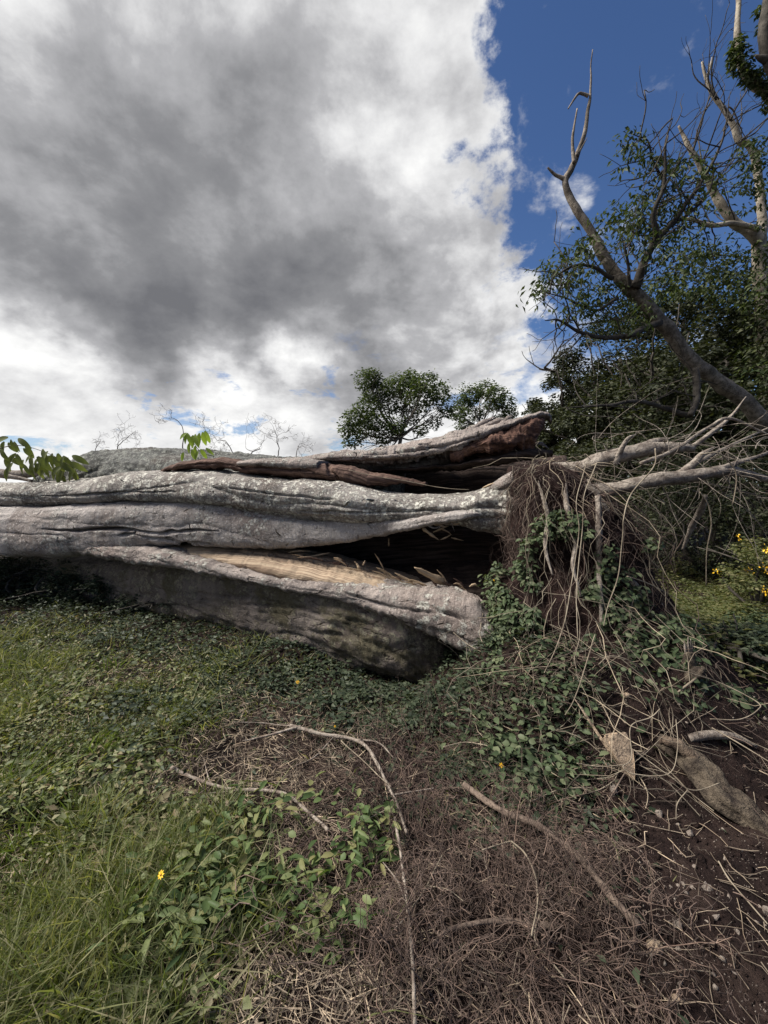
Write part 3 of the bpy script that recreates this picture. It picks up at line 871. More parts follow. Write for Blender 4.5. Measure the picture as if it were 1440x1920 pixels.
# splinters of torn wood
def splinter(pts, Y, w, mat=M['splinter'], d=None):
    P = at(np.array([p[0] for p in pts]), np.array([p[1] for p in pts]), np.array(Y if isinstance(Y, (list, tuple)) else [Y] * len(pts)))
    b = Buf(); n = len(P)
    C = catmull(P, 9); n = 9
    T = unit(np.gradient(C, axis=0)); S = unit(np.cross(T, np.array([0.2, 1, 0.1]))); N = np.cross(S, T)
    ww = np.interp(np.linspace(0, 1, n), [0, .15, .7, 1], [.5, 1, .8, .06]) * w
    ww = ww * (1 + 0.25 * RNG.normal(size=n) * (np.arange(n) > 0))
    dd = (d or w * 0.35)
    V = np.stack([C - S * ww[:, None] - N * dd, C + S * ww[:, None] - N * dd * .5, C + S * ww[:, None] * .8 + N * dd, C - S * ww[:, None] * .9 + N * dd * .6], 1)
    uv = np.stack([np.repeat(np.linspace(0, .3, n)[:, None], 4, 1), np.tile(np.array([0, w * 2, w * 2.5, w * 4]), (n, 1))], -1).reshape(-1, 2)
    i = np.arange(n - 1)[:, None]; j = np.arange(4)[None]
    a = i * 4 + j; bb = i * 4 + (j + 1) % 4
    Q = np.concatenate([np.stack([a, bb, bb + 4, a + 4], -1).reshape(-1, 4), [[3, 2, 1, 0]], [[4 * n - 4, 4 * n - 3, 4 * n - 2, 4 * n - 1]]])
    return link('splinter', mesh_np('splinter', V.reshape(-1, 3) - TLOC, Q, mat, False, uv), tree)


for pts, Y, w in [([(838, 1094), (800, 1076), (777, 1064)], [3.36, 3.33, 3.30], .030), ([(775, 1092), (755, 1082), (740, 1074)], 3.45, .012),
                  ([(792, 990), (808, 1002), (824, 1013)], 3.52, .016), ([(826, 1012), (838, 1007), (846, 1002)], 3.5, .007),
                  ([(838, 1097), (832, 1082), (819, 1068)], 3.34, .008), ([(721, 1070), (712, 1052), (702, 1037)], 3.7, .007),
                  ([(729, 1024), (729, 1016), (729, 1008)], 3.8, .006), ([(580, 1044), (600, 1040), (620, 1036)], 3.95, .010),
                  ([(680, 1060), (684, 1053), (684, 1050)], 3.7, .008), ([(846, 1008), (858, 1011), (870, 1014)], 3.5, .006),
                  ([(812, 998), (826, 992), (842, 986)], 3.52, .008), ([(822, 990), (838, 996), (848, 1004)], 3.53, .006),
                  ([(880, 1100), (890, 1096), (900, 1103)], 3.24, .01), ([(868, 1100), (858, 1094), (850, 1095)], 3.26, .008),
                  ([(740, 1084), (728, 1074), (716, 1068)], 3.55, .008), ([(800, 1100), (780, 1090), (765, 1086)], 3.42, .010),
                  ([(905, 915), (930, 905), (955, 899)], 3.38, .010), ([(540, 1036), (560, 1033), (585, 1034)], 4.0, .008)]:
    splinter(pts, Y, w)
for _ in range(14):
    x = random.uniform(800, 880); y0 = float(np.interp(x, [800, 840, 900], [984, 978, 968])) + random.uniform(-4, 2)
    splinter([(x, y0), (x + random.uniform(6, 16), y0 + random.uniform(0, 8)), (x + random.uniform(18, 34), y0 + random.uniform(-4, 18))], 3.38, random.uniform(.003, .009), random.choice([M['splinter'], M['wood_brown'], M['bark']]))
for _ in range(26):
    x = random.uniform(560, 890); y0 = float(np.interp(x, [525, 600, 667, 733, 800, 860, 890], [1030, 1045, 1060, 1079, 1096, 1102, 1106])) + random.uniform(-2, 8)
    l = random.uniform(10, 34); dy = random.uniform(-14, 6)
    yy = float(np.interp(x, [525, 600, 667, 733, 800, 860, 890], [3.95, 3.75, 3.62, 3.5, 3.4, 3.32, 3.28]))
    splinter([(x, y0), (x - l * .5, y0 + dy * .6 - 3), (x - l, y0 + dy - 4)], yy, random.uniform(.004, .012), random.choice([M['splinter'], M['wood_brown']]))
for pts, Y, w in [([(870, 815), (900, 795), (930, 782)], 4.02, .035), ([(895, 808), (925, 792), (950, 784)], 3.98, .03), ([(935, 800), (950, 786), (962, 780)], 3.95, .025),
                  ([(1000, 830), (1016, 832), (1030, 842)], 3.88, .015)]:
    splinter(pts, Y, w, M['bark_low'])

# ---- root plate: torn-up soil with the tree's roots
RP = np.array([  # z, xmin, xmax, ynear, yfar
    (-0.10, 0.62, 2.60, 1.95, 4.1), (0.15, 0.70, 2.50, 2.15, 4.1), (0.42, 0.82, 2.38, 2.40, 4.05), (0.70, 0.92, 2.26, 2.58, 4.0),
    (0.95, 1.00, 2.12, 2.72, 3.9), (1.20, 1.04, 1.92, 2.84, 3.8), (1.42, 1.06, 1.72, 2.92, 3.7), (1.56, 1.10, 1.56, 3.0, 3.6), (1.63, 1.2, 1.55, 3.15, 3.45)])


def rp_at(z, th):
    xa, xb, ya, yb = (np.interp(z, RP[:, 0], RP[:, k]) for k in (1, 2, 3, 4))
    xc, yc, rx, ry = (xa + xb) / 2, (ya + yb) / 2, (xb - xa) / 2, (yb - ya) / 2
    c, s = np.cos(th), np.sin(th)
    x = xc + rx * np.sign(c) * np.abs(c) ** 0.8
    y = yc + ry * np.sign(s) * np.abs(s) ** 0.8
    P = np.stack([x, y, np.broadcast_to(z, x.shape)], -1)
    d = unit(np.stack([c * ry, s * rx, 0.25 * np.ones_like(c)], -1))
    P = P - d * (0.42 * np.exp(-((np.mod(th, 2 * PI) - 1.84 * PI) / .42) ** 2 - ((z - .62) / .34) ** 2))[..., None]
    return P + d * (0.13 * fbm(P * 2.6 + 4, 4) + 0.04 * fbm(P * 9, 3))[..., None], d


def build_root_plate():
    nz, nt = 90, 140
    z = np.linspace(-0.1, 1.63, nz); th = np.linspace(0, 2 * PI, nt, endpoint=False)
    P, _ = rp_at(np.repeat(z[:, None], nt, 1), np.repeat(th[None], nz, 0))
    V = P.reshape(-1, 3)
    i = np.arange(nz - 1)[:, None]; j = np.arange(nt)[None]
    a = i * nt + j; b = i * nt + (j + 1) % nt
    T = np.concatenate([np.stack([a, b, b + nt], -1).reshape(-1, 3), np.stack([a, b + nt, a + nt], -1).reshape(-1, 3)])
    k = len(V); V = np.vstack([V, P[-1].mean(0) + [0, 0, 0.04]])
    jj = np.arange(nt)
    T = np.vstack([T, np.stack([np.full(nt, k), (nz - 1) * nt + jj, (nz - 1) * nt + (jj + 1) % nt], -1)])
    o = link('root_plate', mesh_np('root_plate', V - TLOC, T, M['root_soil']), tree)
    o['label'] = 'dark upturned soil held by the roots'


build_root_plate()


def root(pts, Y, r, sides=10, rough=0.22, mat=M['root'], name='root'):
    P = at(np.array([p[0] for p in pts], float), np.array([p[1] for p in pts], float), np.array(Y if isinstance(Y, (list, tuple)) else [Y] * len(pts), float))
    b = Buf(); tube(b, P, r, sides + 4, 10 * len(pts), rough, 0.015, freq=14, ridge=.2, nridge=4)
    return b.obj(name, mat, tree)


root([(1040, 885), (1090, 876), (1132, 861), (1200, 845), (1260, 841), (1300, 842)], [3.2, 3.1, 3.05, 3.05, 3.1, 3.15], [.07, .06, .05, .048, .04, .018])
root([(1060, 935), (1095, 925), (1162, 915), (1237, 900), (1316, 887), (1369, 884), (1460, 903)], [3.1, 3.0, 2.9, 2.85, 2.85, 2.9, 3.0], [.07, .055, .042, .045, .035, .03, .015])
root([(1279, 886), (1300, 868), (1316, 852), (1340, 838)], [2.86, 2.88, 2.9, 2.95], [.025, .022, .018, .006])
root([(1121, 930), (1124, 1000), (1125, 1080), (1128, 1172)], [2.78, 2.70, 2.62, 2.5], [.016, .018, .016, .010])
root([(1150, 1000), (1165, 1060), (1178, 1110), (1181, 1150), (1180, 1195)], [2.85, 2.75, 2.68, 2.62, 2.58], [.012, .02, .022, .02, .010])
root([(1150, 870), (1162, 846), (1175, 822), (1190, 815)], [3.0, 2.98, 2.96, 2.96], [.02, .017, .012, .004])
root([(1140, 862), (1200, 838), (1230, 828), (1255, 824)], [3.15, 3.15, 3.18, 3.2], [.03, .026, .02, .005])
root([(1290, 845), (1330, 815), (1369, 785), (1400, 745)], [3.15, 3.2, 3.25, 3.3], [.018, .014, .010, .003])
root([(1200, 870), (1260, 845), (1330, 800), (1369, 784), (1440, 815)], [2.9, 2.95, 3.0, 3.0, 3.0], [.012, .011, .010, .010, .006])
root([(1230, 905), (1300, 870), (1380, 830), (1450, 800)], [2.9, 2.95, 3.0, 3.0], [.014, .012, .010, .005])
root([(1316, 887), (1380, 870), (1450, 845)], [2.86, 2.9, 3.0], [.02, .016, .008])
root([(1282, 1030), (1300, 985), (1312, 955), (1318, 930)], [3.3, 3.2, 3.1, 3.0], [.008, .02, .022, .012])
root([(1240, 1130), (1238, 1170), (1234, 1195)], [3.0, 2.95, 2.9], [.010, .010, .005])
root([(1010, 900), (1025, 960), (1020, 1020), (1035, 1080)], [2.95, 2.82, 2.72, 2.62], [.004, .013, .014, .011, .005])
root([(1060, 895), (1062, 950), (1080, 1010), (1075, 1060), (1090, 1120)], [2.92, 2.78, 2.7, 2.62, 2.55], [.004, .015, .016, .013, .010, .005])
root([(1100, 900), (1140, 960), (1160, 1020), (1200, 1080), (1215, 1150)], [2.95, 2.85, 2.8, 2.8, 2.75], [.006, .018, .018, .014, .010, .005])
root([(1178, 1085), (1192, 1100), (1203, 1122)], [2.68, 2.65, 2.6], [.014, .018, .009])


def hang(n, x0, x1, z0, z1, lmin, lmax, r, drift=0.12, off=0.02, K=8, thr=(PI * 1.08, PI * 1.95), wig=.014):
    """strands that start on the root plate's face and hang down over it"""
    P = np.zeros((n, K, 3))
    th = RNG.uniform(*thr, n); z = RNG.uniform(z0, z1, n); L = RNG.uniform(lmin, lmax, n)
    d0 = RNG.normal(0, drift, (n, 2)); ph = RNG.uniform(0, 10, n)
    for k in range(K):
        t = k / (K - 1)
        zz = np.maximum(z - L * t, -0.05)
        tt = np.clip(th + d0[:, 0] * t + 0.05 * np.sin(ph + 5 * t), thr[0], thr[1] + .05)
        S, dd = rp_at(np.minimum(zz, 1.62), tt)
        bulge = off + 0.10 * np.sin(PI * t) * np.abs(d0[:, 1]) * 4
        P[:, k] = S + dd * bulge[:, None] + wig * np.stack([np.sin(ph * 3 + 7 * t + k), np.cos(ph * 5 + 6 * t), np.sin(ph * 7 + 9 * t) * .5], -1)
    g = ground_z(P[..., 0], P[..., 1]) + 0.005
    P[..., 2] = np.where(P[..., 2] < g, g - .06 * np.clip((g - P[..., 2]) / .12, 0, 1) + .03, P[..., 2])
    R = np.linspace(1, 0.45, K)[None] * RNG.uniform(r[0], r[1], n)[:, None]
    return P, R


b = Buf()
P, R = hang(150, 0, 0, 1.0, 1.62, 0.12, 0.62, (.0012, .0038), 0.12, 0.02, 10, thr=(PI * 1.0, PI * 1.5), wig=.02); tubes(b, P, R)
P, R = hang(110, 0, 0, 0.6, 1.58, 0.15, 0.7, (.0010, .0034), 0.2, 0.03, 10, thr=(PI * 1.42, PI * 1.85), wig=.03); tubes(b, P, R)
n = 700   # short side rootlets, so that the strands fork and tangle
th0 = RNG.uniform(PI * 1.0, PI * 1.78, n); z0 = RNG.uniform(.25, 1.62, n); S, dd = rp_at(z0, th0)
P = np.zeros((n, 6, 3)); q = S + dd * .02; v = dd * .5 + RNG.normal(0, .7, (n, 3)) - [0, 0, .3]
for k in range(6):
    P[:, k] = q; v = v + RNG.normal(0, .5, (n, 3)) - [0, 0, .22]; q = q + unit(v) * RNG.uniform(.02, .05, n)[:, None]
tubes(b, P, np.linspace(1, .3, 6)[None] * RNG.uniform(.001, .003, n)[:, None])
o = b.obj('fine_roots', M['fine_root'], tree); tag(o, 'curtain of thin brown hanging roots', kind='stuff')
# thin root tangle sticking out to the right of the plate
b = Buf()
n = 120
base = at(RNG.uniform(1110, 1420, n), RNG.uniform(815, 935, n), RNG.uniform(2.85, 3.4, n))
P = np.zeros((n, 12, 3)); v = RNG.normal(0, 1, (n, 3)) * [.6, .35, .5] + [0.25, 0, -0.05]; q = base.copy(); acc = RNG.normal(0, .10, (n, 3))
for k in range(12):
    P[:, k] = q; acc = acc * .8 + RNG.normal(0, .08, (n, 3)); v = v + acc + [0, 0, -0.03]; q = q + v * .04
tubes(b, P, np.linspace(1, .25, 12)[None] * RNG.uniform(.0014, .0048, n)[:, None], 4)
o = b.obj('root_hairs', M['root'], tree); tag(o, 'tangle of thin pale rootlets', kind='stuff')
# root crown fibre on the top edge
b = Buf()
n = 90
base = at(RNG.uniform(985, 1120, n), RNG.uniform(850, 905, n), RNG.uniform(3.0, 3.3, n))
P = np.zeros((n, 6, 3)); v = RNG.normal(0, 1, (n, 3)) * [.8, .5, .35] + [0, -0.2, 0.25]
for k in range(6):
    P[:, k] = base + v * (0.035 * k) - np.array([0, 0, .006 * k * k])
    v = v + RNG.normal(0, .2, (n, 3))
tubes(b, P, np.linspace(1, .4, 6)[None] * RNG.uniform(.002, .0045, n)[:, None])
o = b.obj('crown_fibres', M['vine'], tree); tag(o, 'frayed straw coloured fibres', kind='stuff')

# ------------------------------------------------------------------ vines over the root plate
b = Buf()
P, R = hang(40, 0, 0, 0.55, 1.6, 0.4, 1.0, (.0016, .0033), 0.28, 0.06, 12, thr=(PI * 1.22, PI * 1.62), wig=.022); tubes(b, P, R, 4)
P, R = hang(50, 0, 0, 0.2, 0.75, 0.15, 0.45, (.0014, .0028), 0.45, 0.07, 10, thr=(PI * 1.1, PI * 1.58), wig=.03); tubes(b, P, R, 4)
n = 80
xy = np.stack([RNG.uniform(0.45, 1.6, n), RNG.uniform(1.75, 2.5, n)], -1)
P = np.zeros((n, 7, 3)); ang = RNG.uniform(0, 2 * PI, n); ln = RNG.uniform(.12, .45, n)
for k in range(7):
    t = k / 6 - .5
    x = xy[:, 0] + np.cos(ang + .6 * t) * ln * t; y = xy[:, 1] + np.sin(ang + .6 * t) * ln * t
    P[:, k] = np.stack([x, y, ground_z(x, y) + 0.01 + (0.25 - t * t) * 0.35 * ln], -1)
tubes(b, P, np.full((n, 7), 1) * RNG.uniform(.0013, .0026, n)[:, None], 4)
o = b.obj('vine_tangle', M['vine']); tag(o, 'mass of dry straw coloured vine stems draped over the root plate', 'vines', kind='stuff')


def vine(pts, Y, r, label, mat=M['vine'], name='vine_stem', group='single vine stems round the root plate'):
    P = at(np.array([p[0] for p in pts], float), np.array([p[1] for p in pts], float), np.array(Y if isinstance(Y, (list, tuple)) else [Y] * len(pts), float))
    b = Buf(); tube(b, P, [r * .78, r * .78, r * .55], 5, 9 * len(pts), 0.15, 0.010)
    return tag(b.obj(name, mat, base=P[-1]), label, 'vine', group)


vine([(1228, 840), (1226, 872), (1185, 925), (1170, 970), (1168, 1004), (1159, 1079), (1140, 1135), (1132, 1172)], [2.7, 2.65, 2.55, 2.5, 2.5, 2.45, 2.4, 2.35], .0055, 'long pale zigzag vine stem hanging from the root top down the plate')
vine([(1315, 851), (1350, 849), (1376, 876), (1381, 902), (1374, 946)], 2.75, .0065, 'pale vine stem arching over and drooping right of the thick root')
vine([(1312, 921), (1327, 947), (1333, 985), (1326, 1030), (1323, 1099)], 2.8, .006, 'single thin rootlet dangling free below the right hand root')
vine([(1177, 1082), (1219, 1097), (1271, 1124)], [2.5, 2.6, 2.7], .005, 'short straight stem crossing the dark hollow of the root plate')
vine([(1121, 1244), (1144, 1229), (1185, 1240), (1219, 1270), (1240, 1300)], [2.05, 2.05, 2.05, 2.05, 2.0], .0035, 'thin vine stem arching over the crumbling soil slope')
vine([(1252, 1251), (1300, 1264), (1350, 1281), (1417, 1315), (1419, 1330), (1387, 1349), (1331, 1349)], [2.1, 2.1, 2.1, 2.0, 1.95, 1.9, 1.9], .0035, 'wide looping vine stem beside the broken root stub')
vine([(1136, 921), (1160, 965), (1192, 1000)], 2.6, .004, 'short slanting stem below the thick pale root')
vine([(1240, 1330), (1222, 1345), (1182, 1362), (1181, 1420), (1165, 1436), (1190, 1450), (1254, 1450), (1271, 1405), (1270, 1350)], [1.9, 1.88, 1.85, 1.78, 1.75, 1.73, 1.72, 1.76, 1.85], .0032, 'kinked vine stem looping in front of the tan wedge rock')
vine([(1080, 1430), (1120, 1436), (1165, 1432)], 1.74, .003, 'thin stem lying across the tip of the tan rock')
vine([(1185, 1405), (1250, 1450), (1298, 1480), (1350, 1465)], [1.78, 1.7, 1.66, 1.68], .0032, 'thin stem slanting down to the thick root log')
vine([(1290, 1480), (1272, 1505), (1270, 1535)], [1.66, 1.63, 1.6], .003, 'short kinked twig hanging from the slanting stem')
vine([(1335, 1365), (1390, 1395), (1450, 1430)], [1.85, 1.75, 1.65], .0035, 'straight pale stem above the thick root log at the right edge')
vine([(1100, 870), (1080, 940), (1085, 1000), (1070, 1100), (1050, 1190), (1020, 1260)], [2.75, 2.62, 2.6, 2.45, 2.25, 2.1], .004, 'green tinged stem hanging straight from the fibrous crown')
vine([(1120, 868), (1095, 930), (1090, 1010), (1080, 1110), (1082, 1200)], [2.72, 2.6, 2.55, 2.4, 2.2], .004, 'pale stem beside the green tinged one on the root plate')
vine([(1115, 1190), (1095, 1250), (1075, 1310), (1060, 1340)], [2.1, 2.0, 1.95, 1.9], .0036, 'pale straight stem leaning over the leafy mound')
vine([(905, 1150), (900, 1195), (925, 1222), (975, 1228)], [2.95, 2.8, 2.7, 2.6], .0038, 'curved thin stem at the lower end of the split slab')
vine([(850, 1185), (880, 1210), (915, 1227), (960, 1235)], [2.95, 2.85, 2.75, 2.65], .0034, 'thin stem curving under the end of the slab')
vine([(655, 880), (690, 890), (760, 903), (830, 915), (880, 919)], [3.7, 3.65, 3.6, 3.5, 3.45], .0035, 'wiry stem strung across the black hollow of the trunk')

# ------------------------------------------------------------------ ground zones (world ellipses)
def zone(px, py, rx, ry, w=1.0):
    c = ground_at(px, py); a = ground_at(px, py - ry); d = ground_at(px, py + ry)
    return (c[0], c[1], max(.05, rx * c[1] / F), max(.05, (a[1] - d[1]) / 2), w)


def density(x, y, zs):
    r = np.zeros_like(x)
    for cx, cy, rx, ry, w in zs:
        r = np.maximum(r, w * np.exp(-(((x - cx) / rx) ** 2 + ((y - cy) / ry) ** 2) ** 1.6))
    return r


def scatter(n, zs, x=(-5.5, 5), y=(0.75, 5.6), clump=0.5, cf=5.0, avoid=None):
    """points on the ground, kept by zone weight and clumping noise"""
    # denser close to the camera where single pieces show
    n = int(n * 1.25)
    u = RNG.uniform(0, 1, n)
    Yp = y[0] * (y[1] / y[0]) ** (u ** 0.85)
    Xp = RNG.uniform(-1, 1, n) * (1.05 * Yp + 0.75)
    d = density(Xp, Yp, zs)
    if clump > 0:
        d = d * (1 - clump + clump * 2 * sstep(-0.35, 0.45, fbm(np.stack([Xp, Yp, Xp * 0 + len(zs)], -1) * cf, 3)))
    if avoid is not None:
        d = d * (1 - .93 * density(Xp, Yp, avoid))
    k = RNG.uniform(0, 1, n) < d
    Xp, Yp = Xp[k], Yp[k]
    return np.stack([Xp, Yp, ground_z(Xp, Yp)], -1)


Z_GRASS = [zone(80, 1420, 330, 260), zone(130, 1800, 330, 260), zone(60, 1230, 260, 80), zone(260, 1560, 170, 200, .8), zone(-250, 1400, 300, 300), zone(-400, 1800, 500, 300), (-2.0, 1.4, 1.1, 1.0, .9)]
Z_LEAF = [zone(120, 1400, 330, 240, .9), zone(150, 1750, 330, 250, .7), zone(340, 1520, 140, 120, .8), zone(90, 1220, 260, 70), zone(-300, 1400, 300, 300), (-2.0, 1.6, 1.0, 1.0, .6)]
Z_WEED = [zone(450, 1680, 160, 75), zone(390, 1650, 110, 70), zone(690, 1600, 55, 60, .8), zone(520, 1540, 120, 50, .45), zone(330, 1760, 120, 60, .5), zone(620, 1760, 80, 60, .35)]
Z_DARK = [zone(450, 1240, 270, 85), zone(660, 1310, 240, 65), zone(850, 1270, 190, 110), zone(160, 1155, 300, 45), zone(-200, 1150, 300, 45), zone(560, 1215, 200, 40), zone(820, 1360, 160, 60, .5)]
Z_DRY = [zone(460, 1400, 210, 110, 1.3), zone(560, 1580, 110, 90), zone(520, 1870, 280, 90), zone(240, 1270, 110, 60, .8), zone(700, 1700, 120, 120, .6), zone(520, 1480, 180, 60, .8)]
Z_TANGLE = [zone(880, 1650, 300, 270), zone(760, 1440, 190, 100), zone(950, 1850, 380, 130), zone(1000, 1500, 160, 100), zone(640, 1480, 120, 120, .6), zone(1000, 1290, 160, 60, .7), zone(650, 1780, 160, 140, .5), (2.4, 1.5, .7, .8, .35)]
Z_MOUND = [zone(1030, 1380, 150, 110), zone(960, 1330, 120, 80), zone(1090, 1300, 70, 60, .6), zone(1030, 1470, 110, 60, .7)]
Z_SOIL = [zone(1280, 1650, 260, 200), zone(1300, 1850, 260, 150, .6), zone(1200, 1400, 150, 150, .9), zone(1240, 1310, 110, 70), (2.3, 1.5, .8, .8, .8)]
Z_BARE = [zone(470, 1400, 165, 75), zone(400, 1460, 100, 55), zone(560, 1590, 90, 60), zone(520, 1880, 240, 70), zone(240, 1265, 80, 42, .8), zone(560, 1470, 120, 60), zone(1300, 1640, 220, 150), zone(1180, 1400, 60, 90, .9), zone(860, 1680, 200, 180, .9), zone(730, 1440, 110, 70, .8)]
Z_SHADE_PAINT = [zone(60, 1135, 420, 50, .9), zone(330, 1180, 260, 50, .9), zone(560, 1235, 200, 40, .9)]  # band where dark leaves instead of grass paint the trunk's shade
Z_FAR = [(3.9, 4.8, 1.5, 1.3, 1.0), (3.0, 3.7, .7, .8, .7), (5, 4, 2, 1.5, .9)]


def updir(n, spread):
    return unit(np.stack([RNG.normal(0, spread, n), RNG.normal(0, spread, n), np.ones(n)], -1))


def horiz(n):
    a = RNG.uniform(0, 2 * PI, n)
    return np.stack([np.cos(a), np.sin(a), np.zeros(n)], -1)


# short grass
b = Buf()
p = scatter(150000, Z_GRASS, clump=.75, cf=3.5, avoid=Z_BARE + Z_SHADE_PAINT); n = len(p)
blades(b, p, updir(n, .55), horiz(n) * RNG.uniform(.1, .7, n)[:, None] - [0, 0, .25], RNG.uniform(.05, .16, n) * (.5 + 1.5 * sstep(-.2, .5, fbm(p * 2.6 + 8, 3))), RNG.uniform(.003, .0075, n), 4)
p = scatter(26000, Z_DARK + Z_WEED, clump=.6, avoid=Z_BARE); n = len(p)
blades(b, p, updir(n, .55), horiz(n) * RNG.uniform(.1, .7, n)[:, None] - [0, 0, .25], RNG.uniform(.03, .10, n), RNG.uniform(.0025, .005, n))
tag(b.obj('grass', M['grass']), 'short uneven green grass covering the ground at left', 'grass', kind='stuff')
# small ground leaves
b = Buf()
p = scatter(120000, Z_LEAF, clump=.7, avoid=Z_BARE + Z_SHADE_PAINT); n = len(p)
p[:, 2] += RNG.uniform(.005, .07, n)
sz = RNG.uniform(.55, 1.5, n) * (.7 + .8 * sstep(-.3, .4, fbm(p * 3.1 + 2, 2)))
leaves(b, p, horiz(n) + [0, 0, .25] + RNG.normal(0, .3, (n, 3)), updir(n, .6), .024 * sz, .0135 * sz * RNG.uniform(.6, 1.25, n))
tag(b.obj('ground_cover', M['clover']), 'small leaved creeping weeds mixed into the grass', 'ground cover', kind='stuff')
# broad leaved weeds
b = Buf()
p = scatter(64000, Z_WEED, clump=.5, avoid=Z_BARE); n = len(p)
p[:, 2] += RNG.uniform(.01, .12, n)
leaves(b, p, horiz(n) + [0, 0, .15], updir(n, .5), RNG.uniform(.018, .075, n), RNG.uniform(.010, .032, n), LEAF_B)
tag(b.obj('broad_weeds', M['weed']), 'patch of broad bright green weed leaves near the front', 'weeds', kind='stuff')
# creeper under the trunk, its dark leaf colour also standing for the trunk's shade
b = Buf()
p = scatter(110000, Z_DARK + Z_SHADE_PAINT, clump=.6, avoid=Z_BARE); n = len(p)
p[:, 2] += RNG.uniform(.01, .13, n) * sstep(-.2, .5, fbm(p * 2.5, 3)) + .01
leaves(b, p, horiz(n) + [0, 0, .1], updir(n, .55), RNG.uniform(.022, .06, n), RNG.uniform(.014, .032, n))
tag(b.obj('shade_toned_creeper', M['vineleaf']), 'dark green creeper leaves below the trunk with its shade put into their colour', 'creeper', kind='stuff')
# leaves on the mound and on the root plate's lower face
b = Buf()
p = scatter(34000, Z_MOUND, clump=.6, avoid=Z_BARE); n = len(p)
p[:, 2] += RNG.uniform(.01, .14, n)
leaves(b, p, horiz(n) + [0, 0, .05], updir(n, .6), RNG.uniform(.025, .065, n), RNG.uniform(.016, .036, n), LEAF_B)
n = 11000
th = RNG.uniform(PI * 1.02, PI * 1.66, n); zz = RNG.uniform(.1, 1.35, n)
S, dd = rp_at(zz, th)
k = fbm(S * 3.2 + 7, 3) > (-.30 + .50 * (zz - .2)); S, dd = S[k], dd[k]; n = len(S)
S = S + dd * RNG.uniform(.02, .12, n)[:, None]
leaves(b, S, horiz(n) + [0, -.3, -.3], unit(dd + RNG.normal(0, .5, (n, 3)) + [0, 0, .6]), RNG.uniform(.025, .06, n), RNG.uniform(.015, .034, n), LEAF_B)
tag(b.obj('mound_creeper', M['moundleaf']), 'green leafy creeper climbing the foot of the root plate', 'creeper', kind='stuff')
# straw
b = Buf()
p = scatter(90000, Z_DRY, clump=.5); n = len(p)
p[:, 2] += RNG.uniform(.003, .035, n)
p[:, 2] += 0
blades(b, p, horiz(n) + [0, 0, .15] + RNG.normal(0, .12, (n, 3)), RNG.normal(0, .2, (n, 3)) * [1, 1, .3], RNG.uniform(.03, .12, n), RNG.uniform(.0022, .0045, n), 2)
p = scatter(22000, [(z[0], z[1], z[2] * 1.2, z[3] * 1.2, .6) for z in Z_GRASS] + [(z[0], z[1], z[2], z[3], z[4] * .35) for z in Z_TANGLE], clump=.4); n = len(p)
p[:, 2] += RNG.uniform(.003, .03, n)
blades(b, p, horiz(n) + [0, 0, .15], RNG.normal(0, .2, (n, 3)) * [1, 1, .3], RNG.uniform(.03, .12, n), RNG.uniform(.0022, .004, n), 2)
tag(b.obj('straw_litter', M['straw']), 'matted dry straw and dead grass in brown patches', 'straw', kind='stuff')
# dead stems tangle with curled tendrils
b = Buf()
p = scatter(48000, Z_TANGLE, clump=.45); n = len(p)
K = 6
P = np.zeros((n, K, 3)); ln = RNG.uniform(.05, .22, n); lift = RNG.uniform(0, .30, n) ** 1.2 * sstep(-.35, .5, fbm(p * 2.4 + 6, 3))
ang = RNG.uniform(0, 2 * PI, n); turn = RNG.normal(0, .55, n); q = p.copy(); q[:, 2] += .008 + lift; vz = RNG.normal(.05, .35, n)
for k in range(K):
    P[:, k] = q
    ang = ang + turn + RNG.normal(0, .25, n); vz = vz * .7 + RNG.normal(-.05, .22, n)
    q = q + np.stack([np.cos(ang), np.sin(ang), vz], -1) * (ln / K)[:, None]
P[..., 2] = np.maximum(P[..., 2], p[:, None, 2] + .004)
tubes(b, P, np.linspace(1, .5, K)[None] * RNG.uniform(.0008, .0023, n)[:, None])
p = scatter(6500, Z_TANGLE, clump=.8, cf=4); n = len(p)
P = np.zeros((n, 9, 3)); u1 = unit(RNG.normal(0, 1, (n, 3))); u2 = unit(np.cross(u1, RNG.normal(0, 1, (n, 3)))); rr = RNG.uniform(.005, .012, n)
for k in range(9):
    a = k / 8 * 2 * PI * 1.1
    P[:, k] = p + (u1 * math.cos(a) + u2 * math.sin(a)) * (rr * (1 - .05 * k))[:, None]
P[..., 2] += (RNG.uniform(.02, .22, n) * (.3 + sstep(-.35, .5, fbm(p * 2.4 + 6, 3))))[:, None]
tubes(b, P, np.full((n, 9), 1) * RNG.uniform(.0008, .0015, n)[:, None])
BR = [zone(800, 1420, 90, 60), zone(900, 1560, 170, 110), zone(1000, 1740, 200, 130), zone(860, 1860, 220, 90), zone(700, 1500, 60, 60, .6), zone(1000, 1310, 120, 40, .7)]
p = scatter(7000, BR, clump=.85, cf=3.0); n = len(p); K = 6
P = np.zeros((n, K, 3)); H = RNG.uniform(.12, .42, n); v = updir(n, .4); q = p.copy()
for k in range(K):
    P[:, k] = q; v = unit(v + RNG.normal(0, .16, (n, 3)) - [0, 0, .03]); q = q + v * (H / K)[:, None]
tubes(b, P, np.linspace(1, .4, K)[None] * RNG.uniform(.0011, .0024, n)[:, None])
